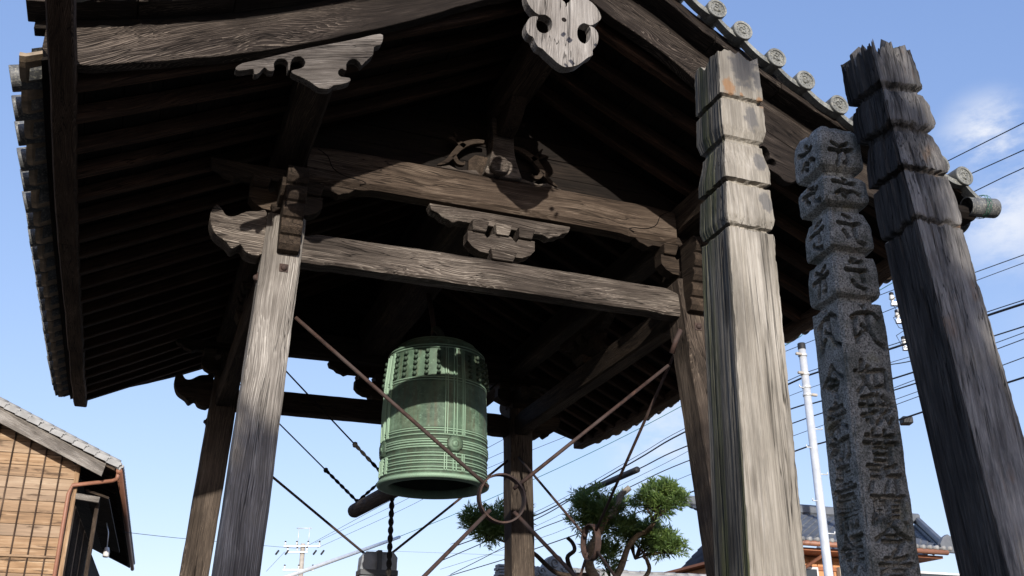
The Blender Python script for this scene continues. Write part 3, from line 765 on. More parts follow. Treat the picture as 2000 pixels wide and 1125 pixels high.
# ------------------------------------------------------------------ iron tie rods with rings
def ring_mesh(r, wd, th):
    return sweep_mesh('tie_ring', [Vector((r * math.cos(a), 0, r * math.sin(a))) for a in np.linspace(0, 2 * math.pi, 40, endpoint=False)], [(-wd / 2, -th / 2), (wd / 2, -th / 2), (wd / 2, th / 2), (-wd / 2, th / 2)],
                      [Vector((math.cos(a), 0, math.sin(a))) for a in np.linspace(0, 2 * math.pi, 40, endpoint=False)], closed=True, smooth=False)
RING = ring_mesh(.15, .055, .011); RING.materials.append(M['rust'])
def brace(c, corners, rz, axis, ring=True):
    if ring: rg = link('tie_ring', RING, None, T, Matrix.Translation(c) @ Matrix.Rotation(rz, 4, 'Z'))
    for q in corners:
        q = Vector(q); d = (q - c).normalized()
        a = c + d * (.11 if ring else .02)
        tube('tie_rod', [a, c + (q - c) * .5, q], .0125, M['rust'], T)
        if ring:
            for (s0, s1, r) in ((.108, .132, .021), (.163, .178, .021)):
                nut = sweep_mesh('nut', [Vector((0, 0, 0)), d * (s1 - s0)], circ(r, 6), (.1, .2, 1)); link('nut', nut, M['rust'], rg, rg.matrix_local.inverted() @ Matrix.Translation(c + d * s0))
cf = Vector((-.02, -1.92, 2.757))
Ae, Be = on(577, 620, 1, -1.83), on(1305, 714, 1, -1.83)
brace(cf, [Ae, Be, pc(-1, -1, 1.25) + Vector((.1, -.05, 0)), pc(1, -1, 1.25) + Vector((-.1, -.05, 0))], 0, 'y')
cr_ = Vector((1.56, .19, 2.885))
ra = on(1325, 648, 0, 1.44)
ra2 = on(985, 880, 0, 1.50)
brace(cr_, [Vector((1.46, -1.68, 4.05)), Vector((1.46, 1.66, 3.95)), pc(1, -1, 1.2) + Vector((0, .1, 0)), pc(1, 1, 1.2) + Vector((0, -.1, 0))], R(90), 'x')
cb = Vector((.09, 1.84, 2.84))
brace(cb, [on(480, 888, 1, 1.80), on(1000, 893, 1, 1.80), pc(-1, 1, 1.2) + Vector((.1, 0, 0)), pc(1, 1, 1.2) + Vector((-.1, 0, 0))], 0, 'y', ring=False)
# forged eye straps where the side rods meet the near right post
e0 = on(1328, 645, 1, -1.93); e1 = on(1312, 690, 1, -1.90)
tube('eye_strap', [e0, (e0 + e1) / 2 + Vector((-.01, -.02, 0)), e1], .02, M['rust'], T, 8)

# ------------------------------------------------------------------ bronze bell
BC = Vector((.085, 0, 0))
BELL = thing('temple_bell', 'green verdigris bronze temple bell with rows of studs hanging inside the tower', 'bell', BC)
def rb(z):   # body radius
    return float(np.interp(z, [3.20, 3.25, 3.35, 3.5, 3.8, 4.05, 4.25], [.444, .434, .430, .432, .430, .418, .398]))
prof = [(.355, 3.26), (.358, 3.215), (.375, 3.197), (.43, 3.20), (.452, 3.206), (.456, 3.222), (.449, 3.236), (.436, 3.244)]
def band(z, h=.006, o=.009):
    global prof
    r = rb(z); prof += [(r, z - h), (r + o * .8, z - h * .75), (r + o, z), (r + o * .8, z + h * .75), (r, z + h)]
def run(za, zb, n=5):
    global prof
    prof += [(rb(z), z) for z in np.linspace(za, zb, n)]
for zb_, o in ((3.262, .007), (3.285, .010), (3.318, .008), (3.338, .008), (3.372, .008), (3.396, .010), (3.444, .012), (3.462, .014), (3.484, .014), (3.502, .012), (3.544, .009), (3.574, .008), (3.592, .008)):
    band(zb_, .006 if o < .012 else .008, o)
run(3.61, 3.98, 14); band(3.995, .006, .008); band(4.016, .006, .008); run(4.03, 4.26, 6); band(4.277, .007, .01); band(4.299, .007, .01)
prof += [(.388, 4.312), (.374, 4.34), (.340, 4.372), (.330, 4.378), (.327, 4.388), (.30, 4.405), (.22, 4.434), (.12, 4.45), (0.001, 4.453)]
link('bell_body', lathe_mesh('bell_body', prof, 128), M['bell'], BELL)
link('bell_inside', lathe_mesh('bell_inside', [(.356, 3.262), (.36, 3.4), (.36, 3.9), (.33, 4.2), (.2, 4.36), (.001, 4.39)], 64), M['bellin'], BELL)
A0 = R(-84.5)          # front strap faces the gable side, a touch to the right
def strip_on_bell(name, a, wd, za, zb, lift=.014, n=24):
    V = []; Fs = []
    for i in range(n + 1):
        z = za + (zb - za) * i / n
        r = rb(z)
        for (da, dl) in ((-wd / 2, -.004), (-wd / 2 * .6, lift), (wd / 2 * .6, lift), (wd / 2, -.004)):
            an = a + da / r; V.append(((r + dl) * math.cos(an), (r + dl) * math.sin(an), z))
    for i in range(n):
        for j in range(3): Fs.append((i * 4 + j, i * 4 + j + 1, i * 4 + 5 + j, i * 4 + 4 + j))
    return (mesh(name, V, Fs), Matrix())
for k in range(4):
    a = A0 + k * math.pi / 2
    ms = []
    for off in (-.082, -.064, -.013, .013, .064, .082):
        ms.append(strip_on_bell('strap', a + off / .43, .011, 3.262, 3.395)); ms.append(strip_on_bell('strap', a + off / .43, .011, 3.545, 4.27, n=36))
    st = merge('strap', ms); st.materials.append(M['bell']); link('strap', st, None, BELL)
    # lotus striking seat
    V = []; Fs = []; n = 32
    prf = [(0, .016), (.014, .016), (.017, .008), (.030, .012), (.034, .004), (.050, .012)]
    for (r, d) in prf + [(.060, .006), (.063, -.012)]:
        for j in range(n):
            rr = r * (1 + (.13 * abs(math.sin(j * math.pi / 4)) if r > .045 else 0)); b = 2 * math.pi * j / n
            x, z = rr * math.cos(b), 3.473 + rr * math.sin(b); R0 = rb(z) + .012 + d; an = a + x / .43
            V.append((R0 * math.cos(an), R0 * math.sin(an), z))
    for i in range(len(prf) + 1):
        for j in range(n):
            l = (j + 1) % n; Fs.append((i * n + j, i * n + l, i * n + n + l, i * n + n + j))
    link('lotus_seat', mesh('lotus_seat', V, Fs, True), M['bell'], BELL)
    # stud field of five by five between the straps, with a frame line
    STUD = None
    for i in range(5):
        for j in range(5):
            an = a + math.pi / 4 + (i - 2) * .227; z = 4.048 + j * .0475 ; r = rb(z)
            if STUD is None:
                pf = [(.0001, .034), (.010, .033), (.0165, .026), (.0175, .018), (.012, .009), (.011, -.004)]
                if 'STUDM' not in globals(): STUDM = lathe_mesh('stud', pf, 14); STUDM.materials.append(M['bell'])
            link('stud', STUDM, None, BELL, Matrix.Translation((r * math.cos(an), r * math.sin(an), z)) @ Matrix.Rotation(an, 4, 'Z') @ Matrix.Rotation(R(90), 4, 'Y'))
    # raised inscription columns in the middle field: small worn relief marks
    ms = []
    for i in range(13):
        for j in range(13):
            if random.random() < .1: continue
            an = a + math.pi / 4 + (i - 6) * .085; z = 3.66 + j * .024; r = rb(z) + .0005
            for s in range(3):
                dx, dz = random.uniform(-.009, .009), random.uniform(-.007, .007); w2, h2 = random.choice(((.008, .0017), (.0017, .007), (.006, .0017)))
                q = []
                for (sx, sz) in ((-1, -1), (1, -1), (1, 1), (-1, 1)):
                    b = an + (dx + sx * w2) / r; q.append(((r + .0028) * math.cos(b), (r + .0028) * math.sin(b), z + dz + sz * h2))
                ms.append(q)
    if k in (0, 3, 1):
        V = [p for q in ms for p in q]; Fs = [(4 * i, 4 * i + 1, 4 * i + 2, 4 * i + 3) for i in range(len(ms))]
        tag(link('inscription', mesh('inscription', V, Fs), M['bell'], BELL), kind='stuff')
# dragon loop and iron hook up to the beam
tube('crown_loop', [Vector((.02, -.09, 4.44)), Vector((.0, -.08, 4.51)), Vector((-.02, -.04, 4.56)), Vector((-.03, .0, 4.575)), Vector((-.02, .04, 4.56)), Vector((.0, .08, 4.51)), Vector((.02, .09, 4.44))], .03, M['bellin'], BELL, 10, (1, 0, 0))
tube('iron_hook', [Vector((-.03, 0, 4.54)), Vector((-.05, .0, 4.68)), Vector((-.10, 0, 4.92))], .022, M['rust'], BELL, 8)

# ------------------------------------------------------------------ striker log and its ropes
l0 = Vector((.085, .52, 3.40)); l1 = on(690, 999, 0, .085)
LG = thing('bell_striker', 'dark round striker log hanging level behind the green bell', 'striker log', (0, 0, 0))
mlog, LL = frame(l0, l1)
path = [Vector((LL * t, 0, 0)) for t in (0, .004, .015, .03, .2, .4, .6, .8, .97, .985, .996, 1)]
rr = [.03, .055, .068, .074, .075, .073, .075, .076, .075, .07, .055, .03]
V = []; Fs = []; n = 20
for p, r in zip(path, rr):
    for k in range(n):
        a = 2 * math.pi * k / n; rad = r * (1 + .03 * noise.noise(Vector((p.x * 3, math.cos(a) * 2, math.sin(a) * 2)))); V.append((p.x, rad * math.cos(a), rad * math.sin(a)))
for i in range(len(path) - 1):
    for k in range(n):
        l = (k + 1) % n; Fs.append((i * n + k, i * n + n + k, i * n + n + l, i * n + l))
Fs.append(tuple(range(n))); Fs.append(tuple((len(path) - 1) * n + k for k in range(n))[::-1])
link('log', mesh('log', V, Fs, True), M['log'], LG, mlog)
def ropemesh(a, b, r=.010, tw=0., n=60, sag=0.):
    """two strands twisted along the last stretch"""
    a, b = Vector(a), Vector(b); d = (b - a); L = d.length; d.normalize(); s = d.cross(Vector((0, 1, .1))).normalized(); u = s.cross(d)
    out_ = []
    for ph in (0, math.pi):
        pts = []
        for i in range(n + 1):
            t = i / n; an = ph + L * t * 42; off = r * .9
            pts.append(a + d * (L * t) + (s * math.cos(an) + u * math.sin(an)) * off)
        out_.append((tube_mesh('strand', pts, r, 6), Matrix()))
    return merge('rope', out_)
def eye(c, r=.03):
    return [Vector(c) + Vector((0, r * math.cos(a), r * math.sin(a))) for a in np.linspace(0, 2 * math.pi, 14)]
for (t, lab1, lab2) in ((.93, 'thin black rope running from the far end of the log up to the left eaves', 'black rope from the far end of the log up to the right eaves'), (.36, 'thin black rope passing behind the left edge of the bell down to the striker log', 'thin black rope behind the bell running up to the right purlin')):
    p = l0 + (l1 - l0) * t + Vector((0, 0, .085))
    for sx, lab in ((-1, lab1), (1, lab2)):
        top = Vector((sx * 1.42, p.y, 4.93)); rp = thing('hanging_rope', lab, 'rope', p, 0, 'ropes that hang the striker log'); k = p + (top - p) * .24
        link('twisted_end', ropemesh(Vector((0, 0, 0)), k - p, .0095, n=90), M['rope'], rp)
        link('cord', tube_mesh('cord', [k - p, (k + (top - k) * .5) - p, top - p], .0075, 8), M['rope'], rp)
        link('knot', lathe_mesh('knot', [(0, -.03), (.02, -.022), (.027, 0), (.02, .022), (0, .03)], 10), M['rope'], rp, Matrix.Translation(k - p))
    # iron staple eye on the log
    link('staple', tube_mesh('staple', [q - p for q in eye(p, .024)], .007, 6, (1, 0, 0)), M['rust'], LG, Matrix.Translation(p))
pp = on(766, 968, 0, .085)
pr_ = tag(link('pull_rope', ropemesh(pp + Vector((0, 0, .05)), pp + Vector((.0, 0, -1.55)), .014, n=150), M['rope']), 'dark twisted pull rope hanging straight down under the bell', 'rope')

# ------------------------------------------------------------------ grey wrapped box at the back rods
c = on(734, 1080, 1, 1.74); WB = thing('wrapped_box', 'grey tarpaulin wrapped box bound with dark tape below the bell', 'wrapped box', (c.x, 1.66, c.z - .42))
bm = bmesh.new(); bmesh.ops.create_cube(bm, size=1); bmesh.ops.subdivide_edges(bm, edges=bm.edges[:], cuts=14, use_grid_fill=True)
for v in bm.verts:
    x, y, z = v.co; v.co = Vector((x * .33, y * .16, z * .82))
    rnd = max(0, abs(x) - .36) * .25
    v.co.z -= (rnd + .10 * max(0, abs(x) - .40)) * (1 if z > .4 else 0)
    v.co += Vector(noise.noise_vector(v.co * 7)) * .014 + Vector(noise.noise_vector(v.co * 21)) * .006
me = bpy.data.meshes.new('wrapped_bundle'); bm.to_mesh(me); bm.free(); me.polygons.foreach_set('use_smooth', [True] * len(me.polygons))
link('wrapped_bundle', me, M['grey_wrap'], WB)
box('tape_band', (.0, -.005, -.0), (.042, .19, .845), M['black_tape'], WB, .003); box('tape_band', (0, -.005, .22), (.355, .20, .05), M['black_tape'], WB, .003)
box('tape_band', (0, -.005, -.1), (.355, .20, .05), M['black_tape'], WB, .003)

# ------------------------------------------------------------------ the three memorial posts in front
G = {  # brush strokes in a unit box (x right, y down)
 'ka': [[(.2, .22), (.45, .33), (.72, .2)], [(.08, .5), (.45, .46), (.85, .42)], [(.42, .5), (.38, .75), (.3, .95)], [(.66, .46), (.68, .8)], [(.58, .88), (.64, .93)]],
 'ha': [[(.45, .04), (.52, .08)], [(.08, .2), (.4, .27), (.78, .24)], [(.15, .78), (.32, .58), (.52, .72)], [(.62, .62), (.74, .62), (.88, .78)], [(.35, .85), (.45, .9)]],
 'ra': [[(.3, .06), (.55, .14)], [(.08, .33), (.45, .37), (.8, .33)], [(.22, .6), (.34, .78)], [(.62, .42), (.6, .75), (.66, .88), (.9, .96)]],
 'va': [[(.38, .03), (.48, .08)], [(.3, .16), (.72, .12)], [(.1, .42), (.5, .4), (.84, .38)], [(.3, .75), (.42, .88), (.7, .95)], [(.62, .45), (.66, .7)]],
 'a': [[(.42, .02), (.5, .08)], [(.1, .36), (.26, .25), (.52, .22)], [(.62, .2), (.78, .2), (.95, .34)], [(.2, .36), (.13, .6), (.18, .9)], [(.58, .28), (.6, .62), (.76, .86), (1., .98)], [(.4, .52), (.5, .6)], [(.22, .78), (.34, .7)]],
 '如': [[(.24, .03), (.16, .45), (.44, .88)], [(.42, .2), (.34, .6), (.04, .97)], [(.0, .37), (.5, .33)], [(.6, .3), (.6, .82)], [(.6, .3), (.94, .27), (.92, .82)], [(.6, .78), (.92, .76)]],
 '我': [[(.46, .03), (.12, .14)], [(.02, .37), (.98, .3)], [(.32, .12), (.32, .88), (.2, .82)], [(.06, .68), (.5, .54)], [(.6, .03), (.68, .55), (.9, .95), (.97, .74)], [(.88, .46), (.5, .88)], [(.76, .07), (.9, .18)]],
 '昔': [[(.1, .2), (.92, .17)], [(.34, .04), (.34, .42)], [(.67, .03), (.67, .42)], [(.0, .43), (1., .4)], [(.27, .54), (.27, .98)], [(.27, .54), (.76, .53), (.75, .98)], [(.27, .75), (.74, .74)], [(.27, .95), (.74, .94)]],
 '所': [[(.03, .1), (.46, .06)], [(.12, .25), (.42, .24), (.42, .5), (.12, .5)], [(.12, .22), (.1, .65), (.0, .97)], [(.88, .04), (.6, .15)], [(.6, .15), (.6, .6), (.46, .96)], [(.6, .42), (1., .4)], [(.82, .42), (.82, 1.)]],
 '願': [[(.03, .12), (.52, .09)], [(.1, .12), (.08, .6), (-.02, .97)], [(.3, .13), (.26, .24)], [(.2, .27), (.2, .55)], [(.2, .27), (.45, .27), (.45, .55)], [(.2, .41), (.44, .41)], [(.2, .55), (.45, .55)], [(.33, .57), (.33, .93)], [(.22, .68), (.15, .84)], [(.43, .66), (.5, .82)], [(.56, .1), (1., .07)], [(.78, .1), (.73, .22)], [(.62, .24), (.62, .72)], [(.62, .24), (.94, .23), (.94, .72)], [(.62, .4), (.93, .4)], [(.62, .56), (.93, .56)], [(.62, .72), (.93, .72)], [(.7, .76), (.56, .97)], [(.84, .76), (.98, .97)]],
 '今': [[(.5, .02), (.3, .35), (.0, .62)], [(.52, .06), (.72, .36), (1., .6)], [(.36, .48), (.64, .46)], [(.2, .68), (.78, .64), (.54, 1.)]],
 '者': [[(.2, .18), (.75, .15)], [(.46, .02), (.46, .36)], [(.03, .38), (.97, .35)], [(.84, .08), (.5, .4), (.06, .66)], [(.3, .55), (.3, .98)], [(.3, .55), (.76, .54), (.75, .98)], [(.3, .75), (.74, .75)], [(.3, .95), (.74, .95)]],
 '令': [[(.5, .02), (.3, .3), (.0, .52)], [(.5, .05), (.72, .32), (1., .5)], [(.4, .42), (.62, .48)], [(.22, .6), (.76, .57), (.56, .8)], [(.46, .74), (.6, .98)]],
 '衆': [[(.5, .0), (.44, .12)], [(.2, .14), (.8, .13), (.8, .4)], [(.2, .14), (.2, .4)], [(.4, .15), (.4, .4)], [(.6, .15), (.6, .4)], [(.08, .41), (.92, .4)], [(.5, .45), (.5, .98)], [(.42, .56), (.05, .76)], [(.4, .72), (.1, .96)], [(.58, .56), (.66, .76), (.96, .95)], [(.82, .52), (.62, .66)]],
 '初': [[(.2, .03), (.28, .12)], [(.02, .25), (.42, .22), (.02, .66)], [(.24, .4), (.24, .98)], [(.28, .5), (.44, .66)], [(.4, .4), (.3, .5)], [(.5, .2), (.95, .17), (.92, .8), (.8, .92)], [(.68, .2), (.64, .6), (.42, .96)]],
 '皇': [[(.5, .0), (.42, .1)], [(.26, .13), (.26, .45)], [(.26, .13), (.76, .12), (.76, .45)], [(.26, .28), (.75, .28)], [(.26, .44), (.75, .43)], [(.16, .56), (.84, .55)], [(.22, .74), (.78, .73)], [(.02, .96), (.98, .94)], [(.5, .56), (.5, .95)]],
 '需': [[(.2, .04), (.8, .03)], [(.08, .17), (.06, .34)], [(.08, .17), (.94, .16), (.88, .32)], [(.5, .05), (.5, .42)], [(.24, .26), (.36, .28)], [(.24, .37), (.36, .39)], [(.64, .26), (.76, .28)], [(.64, .37), (.76, .39)], [(.04, .5), (.96, .48)], [(.5, .5), (.44, .62)], [(.14, .63), (.12, .98)], [(.14, .63), (.88, .62), (.88, .92), (.8, .96)], [(.38, .65), (.38, .94)], [(.62, .65), (.62, .94)]],
 '領': [[(.26, .02), (.16, .26), (.0, .4)], [(.26, .05), (.46, .34)], [(.2, .36), (.32, .4)], [(.06, .52), (.42, .5), (.28, .74)], [(.22, .68), (.32, .92)], [(.52, .1), (1., .07)], [(.75, .1), (.7, .22)], [(.58, .24), (.58, .72)], [(.58, .24), (.93, .23), (.93, .72)], [(.58, .4), (.92, .4)], [(.58, .56), (.92, .56)], [(.58, .72), (.92, .72)], [(.67, .76), (.52, .97)], [(.82, .76), (.98, .97)]],
}
def carve(S, Z, glyphs, width=.011, depth=.011):
    """S, Z: metre coordinates on the face; returns the chiselled depth"""
    D = np.zeros_like(S)
    wob = .002 * fbm(S * 60, Z * 60, 2)
    for (ch, s0, z0, w_, h_) in glyphs:
        msk = (S > s0 - .03) & (S < s0 + w_ + .03) & (Z < z0 + .03) & (Z > z0 - h_ - .03)
        ss, zz = S[msk], Z[msk]; best = np.zeros_like(ss)
        for st in G[ch]:
            P = [(s0 + p[0] * w_, z0 - p[1] * h_) for p in st]; nseg = len(P) - 1
            for i in range(nseg):
                (ax, az), (bx, bz) = P[i], P[i + 1]; dx_, dz_ = bx - ax, bz - az; L2 = dx_ * dx_ + dz_ * dz_ + 1e-9
                t = np.clip(((ss - ax) * dx_ + (zz - az) * dz_) / L2, 0, 1)
                d = np.hypot(ss - ax - t * dx_, zz - az - t * dz_)
                g = (i + t) / nseg; wd = width * (.72 + .5 * np.abs(g - .5) * 1.2) * (1 if len(st) < 4 else 1)
                q = np.clip(1 - (d + wob[msk]) / wd, 0, 1); q = np.clip(q * 1.9, 0, 1)
                best = np.maximum(best, q)
        D[msk] = np.maximum(D[msk], best * depth)
    return D
def pillar(name, X, Y, lx, ly, h, tp, phi, prof, dz, N, rc, dispf, mat, root, ragged, zmid=1.2, mat2=None):
    zs = np.concatenate([np.arange(0, zmid, .06), np.arange(zmid, prof[0][0], dz), [prof[0][0]]])
    pz = np.array([p[0] for p in prof][::-1]); pf = np.array([p[1] for p in prof][::-1])
    c, s = math.cos(phi), math.sin(phi)
    per = []
    for k in range(4):
        n = N if k in (0, 3) else max(10, N // 3)
        # denser near the arrises
        for i in range(n):
            u = i / n; u = u - .06 * math.sin(2 * math.pi * u) / 1.0 * .8
            per.append((k, 2 * u - 1))
    K = np.array([p[0] for p in per]); Sn = np.array([p[1] for p in per])
    Z, Kk = np.meshgrid(zs, K, indexing='ij'); _, Ss = np.meshgrid(zs, Sn, indexing='ij')
    f0 = np.interp(zs, pz, pf)[:, None] * np.ones_like(Ss)
    zj = Z + ragged.get('joint', 0) * fbm(Ss * 3 + Kk * 7, Z * 3, 3)
    f = np.interp(zj, pz, pf)
    hh = h * (1 - tp * (Z - 2)) * f
    hb = h * (1 - tp * (Z - 2))
    # faces: 0 = -Y (left to right), 1 = +X, 2 = +Y, 3 = -X (back to front)
    px_ = np.select([Kk == 0, Kk == 1, Kk == 2, Kk == 3], [Ss * hh, hh, -Ss * hh, -hh])
    py_ = np.select([Kk == 0, Kk == 1, Kk == 2, Kk == 3], [-hh, Ss * hh, hh, -Ss * hh])
    r = np.minimum(rc, hh * .5)
    cx, cy = np.clip(px_, -(hh - r), hh - r), np.clip(py_, -(hh - r), hh - r)
    nx, ny_ = px_ - cx, py_ - cy; ln = np.hypot(nx, ny_) + 1e-9; nx, ny_ = nx / ln, ny_ / ln
    d = dispf(Kk, Ss, Z, hb)
    qx, qy = cx + nx * (r + d), cy + ny_ * (r + d)
    zt = Z.copy()
    top = prof[0][0]; m = np.clip((Z - (top - ragged['depth'] * 1.6)) / (ragged['depth'] * 1.6), 0, 1)
    rg = ragged['depth'] * (fbm(Ss * ragged['f'] + Kk * 13.7, Kk * 3.1 + 0 * Z, 3) * 1.1 - .25)
    zt = Z + m * rg
    wx = X + lx * (Z - 2) + c * qx - s * qy; wy = Y + ly * (Z - 2) + s * qx + c * qy
    n = len(per); mz = len(zs)
    # object frame: local X up, local Y = world Y, local Z = -world X ; origin on the ground under the post
    ox, oy = X - 2 * lx, Y - 2 * ly
    V = np.stack([zt, wy - oy, -(wx - ox)], -1).reshape(-1, 3)
    i = np.arange(mz - 1)[:, None] * n; j = np.arange(n)[None, :]; l = (j + 1) % n
    Fq = np.stack([i + j, i + l, i + n + l, i + n + j], -1).reshape(-1, 4)
    # cap: two inner rings, hollowed
    base = (mz - 1) * n; ring = V[base:base + n]; cen = ring.mean(0)
    cap = []
    for q, dp in ((.6, -.012), (.25, -.022)):
        rr = cen + (ring - cen) * q; rr[:, 0] = ring[:, 0] * .5 + cen[0] * .5 + dp + .02 * rng.standard_normal(n) * ragged.get('cap', .3); cap.append(rr)
    V = np.concatenate([V] + cap + [cen[None] + [[-.03, 0, 0]]])
    b1 = mz * n; jj = np.arange(n); ll = (jj + 1) % n
    Fq = np.concatenate([Fq, np.stack([base + jj, base + ll, b1 + ll, b1 + jj], -1), np.stack([b1 + jj, b1 + ll, b1 + n + ll, b1 + n + jj], -1),
                         np.stack([b1 + n + jj, b1 + n + ll, np.full(n, b1 + 2 * n), np.full(n, b1 + 2 * n)], -1)])
    bm = None
    me = bpy.data.meshes.new(name); tri = Fq[-n:][:, :3]; quads = Fq[:-n]
    me.vertices.add(len(V)); me.vertices.foreach_set('co', V.astype(np.float32).ravel())
    loops = np.concatenate([quads.ravel(), tri.ravel()]).astype(np.int32); me.loops.add(len(loops)); me.loops.foreach_set('vertex_index', loops)
    tot = np.concatenate([np.full(len(quads), 4), np.full(n, 3)]).astype(np.int32); st = np.concatenate([[0], np.cumsum(tot)[:-1]]).astype(np.int32)
    me.polygons.add(len(tot)); me.polygons.foreach_set('loop_start', st); me.polygons.foreach_set('loop_total', tot)
    me.polygons.foreach_set('use_smooth', np.zeros(len(tot), bool))
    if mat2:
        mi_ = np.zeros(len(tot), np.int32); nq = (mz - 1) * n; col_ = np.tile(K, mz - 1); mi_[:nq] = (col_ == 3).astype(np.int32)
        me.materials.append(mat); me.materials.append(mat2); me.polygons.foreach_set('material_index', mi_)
    me.update(calc_edges=True); me.validate()
    m4 = Matrix(((0, 0, -1, ox), (0, 1, 0, oy), (1, 0, 0, 0), (0, 0, 0, 1)))
    o = link(name, me, mat, None, m4)
    return o
def woodgrain(a, crack, rot=0., moss=0.):
    def f(K, S, Z, h):
        u = S * 1.0 + K * 9.3
        d = a * fbm(u * 11, Z * 1.1 + K, 4) + a * .5 * fbm(u * 40, Z * 2.5, 2)
        ck = np.abs(vnoise(u * 4.2 + .25 * vnoise(u * 2, Z * 3), Z * .55 + K * 5)); d -= crack * np.clip(1 - ck / .035, 0, 1)
        if rot:
            up = np.clip((Z - 2.6) / .9, 0, 1) ** 1.2
            d += up * rot * (fbm(u * 8, Z * 2.2, 3) * .8 - .25 * np.clip(1 - np.abs(vnoise(u * 9, Z * .8)) / .06, 0, 1))
        d += .004 * fbm(S * 1.2 + K * 3, Z * 1.5, 2)
        # nibbled arrises
        d -= np.clip(np.abs(S) - .93, 0, 1) / .07 * np.abs(fbm(Z * 16 + K, Z * 3, 3)) * .009
        return d
    return f
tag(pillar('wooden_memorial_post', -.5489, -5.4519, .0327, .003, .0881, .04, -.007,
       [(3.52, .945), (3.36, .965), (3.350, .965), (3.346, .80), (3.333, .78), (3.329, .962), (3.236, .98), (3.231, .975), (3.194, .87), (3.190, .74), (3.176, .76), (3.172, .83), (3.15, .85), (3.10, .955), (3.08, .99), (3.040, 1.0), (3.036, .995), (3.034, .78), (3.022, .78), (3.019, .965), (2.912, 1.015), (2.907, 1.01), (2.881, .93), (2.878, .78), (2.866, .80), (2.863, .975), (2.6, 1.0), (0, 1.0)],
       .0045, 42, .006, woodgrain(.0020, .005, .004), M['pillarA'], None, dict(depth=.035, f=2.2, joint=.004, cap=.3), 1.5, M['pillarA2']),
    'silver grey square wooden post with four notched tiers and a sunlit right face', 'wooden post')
P3 = tag(pillar('wooden_memorial_post', .2255, -5.5418, -.0539, .045, .0982, .0543, -.0551,
       [(3.70, .99), (3.60, 1.02), (3.535, 1.0), (3.527, .88), (3.522, .78), (3.508, .77), (3.50, .94), (3.45, 1.03), (3.375, 1.03), (3.366, .95), (3.360, .78), (3.342, .77), (3.33, .85), (3.27, .96), (3.20, 1.04), (3.190, 1.03), (3.186, .80), (3.172, .78), (3.166, .97), (3.06, 1.02), (3.0, 1.02), (2.992, .98), (2.987, .84), (2.978, .84), (2.973, .97), (2.7, 1.0), (0, 1.0)],
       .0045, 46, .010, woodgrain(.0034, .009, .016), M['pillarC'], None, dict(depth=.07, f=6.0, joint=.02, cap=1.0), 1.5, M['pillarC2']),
    'dark blackened wooden post with a splintered rotten top, leaning left', 'wooden post')
# stone post with carved seed syllables and the verse
SX, SY, SLX, SLY, SH, STP, SPH = .018, -5.249, .008, -.0087, .0885, .0134, -.085
def zof(v, u=1725): return on(u, v, 1, SY - SH)[2]
def zol(v, u=1650): return on(u, v, 0, SX - SH * .9)[2]
GF = [('ka', -.055, 3.415, .115, .115), ('ha', -.055, 3.250, .115, .085), ('ra', -.055, 3.115, .115, .125), ('va', -.055, 2.945, .115, .125), ('a', -.055, 2.775, .12, .155)]
for ch, va, vb in (('如', 708, 770), ('我', 773, 836), ('昔', 842, 905), ('所', 908, 962), ('願', 966, 1026), ('今', 1022, 1078), ('者', 1083, 1142)):
    GF.append((ch, -.056, zof(va, 1720 + (va - 708) * .12), .118, zof(va, 1720 + (va - 708) * .12) - zof(vb, 1720 + (va - 708) * .12)))
z = GF[-1][2] - GF[-1][4] - .03
for ch in ('令', '我', '昔'): GF.append((ch, -.055, z, .115, .125)); z -= .15
GL = [('ha', -.055, 3.415, .11, .11), ('ra', -.055, 3.250, .115, .085), ('va', -.055, 3.115, .11, .125), ('ka', -.055, 2.945, .115, .125), ('a', -.055, 2.775, .12, .155)]
for ch, va, vb in (('令', 712, 782), ('衆', 788, 846), ('初', 850, 903), ('皇', 906, 960), ('需', 965, 1036), ('領', 1044, 1118)):
    GL.append((ch, -.055, zol(va, 1630 + (va - 712) * .13), .112, zol(va, 1630 + (va - 712) * .13) - zol(vb, 1630 + (va - 712) * .13)))
def stone_disp(K, S, Z, h):
    sm = S * h
    d = .004 * fbm(S * 2.5 + K * 7, Z * 9, 4) + .0006 * fbm(sm * 120 + K * 11, Z * 120, 2)
    up = np.clip((Z - 2.75) / .2, 0, 1); d += up * .007 * fbm(S * 1.6 + K * 5, Z * 7, 3)
    c0 = carve(np.where(K == 0, sm, 9), Z, [(g[0], g[1], g[2], g[3], g[4]) for g in GF], .0098, .023)
    c3 = carve(np.where(K == 3, sm, 9), Z, [(g[0], g[1], g[2], g[3], g[4]) for g in GL], .0108, .022)
    big = np.clip((Z - 2.62) / .02, 0, 1) * .35 + 1
    d -= (c0 + c3) * big
    d -= np.clip(np.abs(S) - .9, 0, 1) / .1 * np.abs(fbm(Z * 12 + K, Z * 2, 3)) * .010
    return d
tag(pillar('stone_memorial_post', SX, SY, SLX, SLY, SH, STP, SPH,
       [(3.472, .55), (3.46, .80), (3.435, .95), (3.40, 1.0), (3.312, 1.02), (3.298, .98), (3.286, .80), (3.280, .70), (3.262, .70), (3.256, .90), (3.24, 1.0), (3.17, 1.03), (3.156, .98), (3.147, .82), (3.142, .70), (3.124, .70), (3.118, .80), (3.07, .96), (2.995, 1.0), (2.982, .97), (2.974, .80), (2.970, .72), (2.954, .72), (2.948, .93), (2.90, .99), (2.82, 1.0), (2.807, .95), (2.799, .80), (2.795, .74), (2.780, .74), (2.775, .975), (2.7, 1.0), (0, 1.0)],
       .0028, 64, .016, stone_disp, M['granite'], None, dict(depth=.02, f=1.5, joint=.006, cap=.2), 1.72),
    'speckled grey granite post with carved characters between the two wooden posts', 'stone post')
